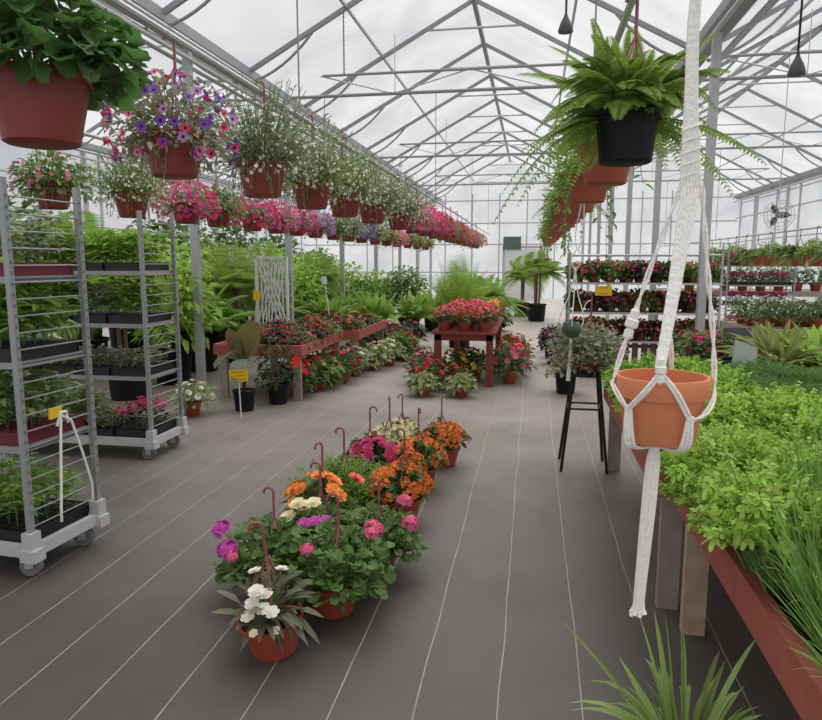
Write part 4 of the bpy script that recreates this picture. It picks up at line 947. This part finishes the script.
BK = {'areca palm': palm(60, 1.0, .5, .24, 30, G_bright, elr=(.5,1.45)), 'feathery palm': palm(70, 1.3, .4, .2, 32, G_lime, elr=(1.0,1.5), dr=(.05,.4), pw=.05), 'tall palm': palm(22, .85, 1.0, .34, 20, G_fern, 1, (.35,1.45), (.3,.9), .09),
      'glossy shrub': shrub(1000, .55, .6, .95, .13, .5, G_mid), 'dark shrub': shrub(900, .55, .7, 1.0, .14, .55, G_dark), 'lime shrub': shrub(1000, .5, .55, .9, .12, .5, G_lime), 'broad-leaved plant': bigleafplant(80, .85, .14, G_bright), 'pale shrub': shrub(1000, .5, .6, 1., .1, .5, G_pale)}
MBG = 'foliage plants behind the left tables'
def big(k, label, x, y, sc=1.): spawn(BK[k], 'foliage_plant', label, 'foliage plant', (x,y,0), R.uniform(0,6), MBG, sc)
seq = {-4.55: ('tall palm','lime shrub','areca palm','tall palm','pale shrub','areca palm','lime shrub','tall palm','areca palm','lime shrub'),
       -5.9: ('lime shrub','tall palm','areca palm','lime shrub','glossy shrub','pale shrub','tall palm','lime shrub','areca palm','lime shrub','glossy shrub'),
       -7.4: ('glossy shrub','dark shrub','tall palm','lime shrub','dark shrub','glossy shrub','areca palm','dark shrub','lime shrub','dark shrub')}
for ri, (x, ks) in enumerate(seq.items()):
    for i, k in enumerate(ks):
        big(k, '%s in the %s row behind the red tables, %s from the front' % (k, ('first','second','third')[ri], ORD[i]), x+R.uniform(-.15,.15), 7.0+i*(1.0+.16*ri)+ri*.2, R.uniform(1.0,1.15)+.2*ri)
for i, (x, y, k) in enumerate(((-3.0,13.1,'broad-leaved plant'),(-3.7,12.2,'broad-leaved plant'),(-2.5,14.0,'broad-leaved plant'),(-3.4,14.3,'broad-leaved plant'),(-2.2,15.2,'broad-leaved plant'),(-3.9,13.4,'broad-leaved plant'),(-2.9,15.6,'glossy shrub'),(-3.7,16.2,'lime shrub'),(-2.2,16.8,'broad-leaved plant'))):
    big(k, '%s on the floor beyond the magenta pots, %s from the front' % (k, ORD[i]), x, y, .95)
big('feathery palm', 'feathery bright palm rising behind the centre table', -1.3, 12.4, 1.02)
big('areca palm', 'areca palm right behind the feathery palm in mid aisle', -.95, 14.6, 1.05)
for i, (k, lab, x, y) in enumerate((('tall palm','tall palm in black pot on the right of the far aisle',.12,18.3),('tall palm','tall palm standing behind the far aisle palm, slightly left',-.3,19.8),('areca palm','bushy palm at the far end left of the aisle',-1.6,20.5))):
    big(k, lab, x, y, 1.2 if i == 0 else 1.05)
cpot('dark red flowering pot on floor at the far end of the aisle', -.75, 15.5, F_red, 1.9, BEGO[3])

# ------------------------------------------------------------------ right background
def strap_plant(n, L, W, leaf):
    mb = MB(); a = RNG.uniform(0,2*PI,n); el = RNG.uniform(.5,1.45,n)
    leaves(mb, np.stack([np.cos(a)*.03,np.sin(a)*.03,np.full(n,.13)],1), np.stack([np.cos(a)*np.cos(el),np.sin(a)*np.cos(el),np.sin(el)],1), L*RNG.uniform(.7,1.1,n), W, STRAP, RNG.uniform(.2,.8,n), .25)
    return [P_('pot', FP, None), P_('soil', S_FP, None), P_('foliage', mb, [leaf, STEM])]
SPK = [strap_plant(110, .5, .05, G_olive), strap_plant(110, .46, .065, G_lime)]
bench('plant_table', 'red plant table behind the herb benches at right, with strap-leaved pots', 1.3, 3.4, 5.45, 6.5, .58, REDW, .12, cat='table', top=-.02)['group'] = 'red tables at right'
for i, (x, y, k) in enumerate(((1.93,5.72,0),(2.2,5.75,1),(2.55,5.75,1),(2.05,6.2,0),(2.42,6.25,1),(2.8,6.1,0))):
    spawn(SPK[k], 'strap_leaf_plant', '%s strap-leaved plant in brick pot behind the herbs, %s from left' % (('olive','yellow green')[k], ORD[(0,2,4,1,3,5)[i]]), 'potted plant', (x,y,.56), i, 'strap-leaved pots at right', 1.1)
bench('plant_table', 'low red table of magenta flowers beside right gutter post', 1.5, 2.9, 6.9, 8.2, .55, REDW, .12, cat='table', top=-.02)['group'] = 'red tables at right'
for r_ in range(3):
    for c_ in range(5):
        if (c_, r_) in ((2,2),): continue
        spawn(BEGO[(0,2)[(r_+c_) % 2]], 'begonia_pot', 'magenta flower pot on low right table, %s row back, %s from left' % (ORD[r_], ORD[c_]), 'potted flower', (1.68+c_*.26, 7.1+r_*.3, .53), R.uniform(0,6), 'magenta pots on the low right table', 1.1, {'blossoms':[F_mag if (r_+c_) % 3 else F_hot]})
bench('plant_table', 'long grey table of white-flowered greenery at right rear', 3.0, 7.4, 10.2, 11.8, .62, WOODG, .12, cat='table', top=-.02)
WG = begonia(G_dark, F_white, 120, .2, .22, 24, .014)
for r_ in range(3):
    for c_ in range(11): spawn(WG, 'leafy_pot', 'dark leafy white-flowered pot on right rear table, %s row back, %s from left' % (ORD[r_], ORD[c_]), 'potted plant', (3.25+c_*.38, 10.5+r_*.45, .60), R.uniform(0,6), 'leafy pots on the right rear table', 1.25)
bench('plant_table', 'rear display table with leafy pots, far right behind rack', 3.0, 7.4, 16.5, 18, .9, WOODG, .12, cat='table', top=-.02)
for c_ in range(11): spawn(BK['glossy shrub'] if False else WG, 'leafy_pot', 'leafy pot on the rear display table, %s from left' % ORD[c_], 'potted plant', (3.25+c_*.39, 17.0, .88), R.uniform(0,6), 'leafy pots on the rear display table', 1.7)
sign('plant_sign', 'tilted grey-green sign on a stake behind the herb bench', (1.47,5.1,.56), .2, .21, GREYC, .35, .35, .24, 0, .35)
sign('plant_sign', 'dark grey sign board standing near the right gutter post', (1.98,7.0,.55), .26, .15, DKC, 0, .2, .22, 0, 0)
tag(obj('nursery_pot', (pot_mb(.15,.11,.24), POT_black), None, (1.6,5.62,.56)), 'empty black nursery pot behind the tilted grey-green sign', 'flower pot')
# ceiling fittings
def lamp(label, x, y, z, ztop):
    t = thing('pendant_lamp', label, 'lamp', (x,y,z)); obj('cord', (MB().tube([(0,0,.1),(0,0,ztop-z)], .008, 6), BLACKM), t)
    obj('lamp_shade', (MB().lathe([(.055,0),(.058,.01),(.04,.07),(.018,.11),(.012,.13),(.001,.13)], 16), DKC), t)
lamp('grey pendant lamp on black cord at upper right', 1.72, 5.2, 2.8, 4.27); lamp('small dark pendant hanging from roof near the fern', .2, 5.6, 3.28, 5.1)
mb = MB()
for k in range(28):
    z = 4.12+k*.03; mb.box((0,0,z),(.012 if k % 2 else .022,.022 if k % 2 else .012,.034))
tag(obj('hanging_chain', (mb, STEELD), None, (-2.62,9.5,0)), 'thin chain hanging from a rafter left of the ridge', 'chain')
fn_ = thing('circulation_fan', 'round caged fan hung high at the right rear', 'fan', (4.98,15.5,2.51)); mb = MB()
for r_ in (.08,.16,.24,.3): mb.tube([(r_*math.cos(a),-.08,r_*math.sin(a)) for a in np.linspace(0,2*PI,25)], .006, 5)
for k in range(12): a = k*PI/6; mb.tube([(0,-.08,0),(.3*math.cos(a),-.08,.3*math.sin(a)),(.3*math.cos(a),.08,.3*math.sin(a))], .004, 4)
obj('cage', (mb, STEEL), fn_); mb = MB()
for k in range(3): a = k*2*PI/3; leaves(mb, [(0,0,0)], [(math.cos(a),0,math.sin(a))], .27, .14, OVAL, 0, .3, up=np.array([(0,1,.2)]))
obj('blades', (mb, DKC), fn_); obj('hanger_rod', (MB().tube([(0,0,.3),(0,0,3.1)], .01, 6), STEEL), fn_); obj('motor', (MB().lathe([(.05,-.05),(.06,0),(.05,.06)], 14), DKC), fn_)
vt = tag(obj('exhaust_vent', (MB().box((0,0,0),(.75,.12,.55)), mat('vent_dark','#5A6863',.6))), 'dark rectangular exhaust vent on the far end wall', 'vent'); vt.location = (-.9,Y1-.16,2.35)
print('OBJECTS', len(bpy.data.objects), 'LABELS', len(LABELS))
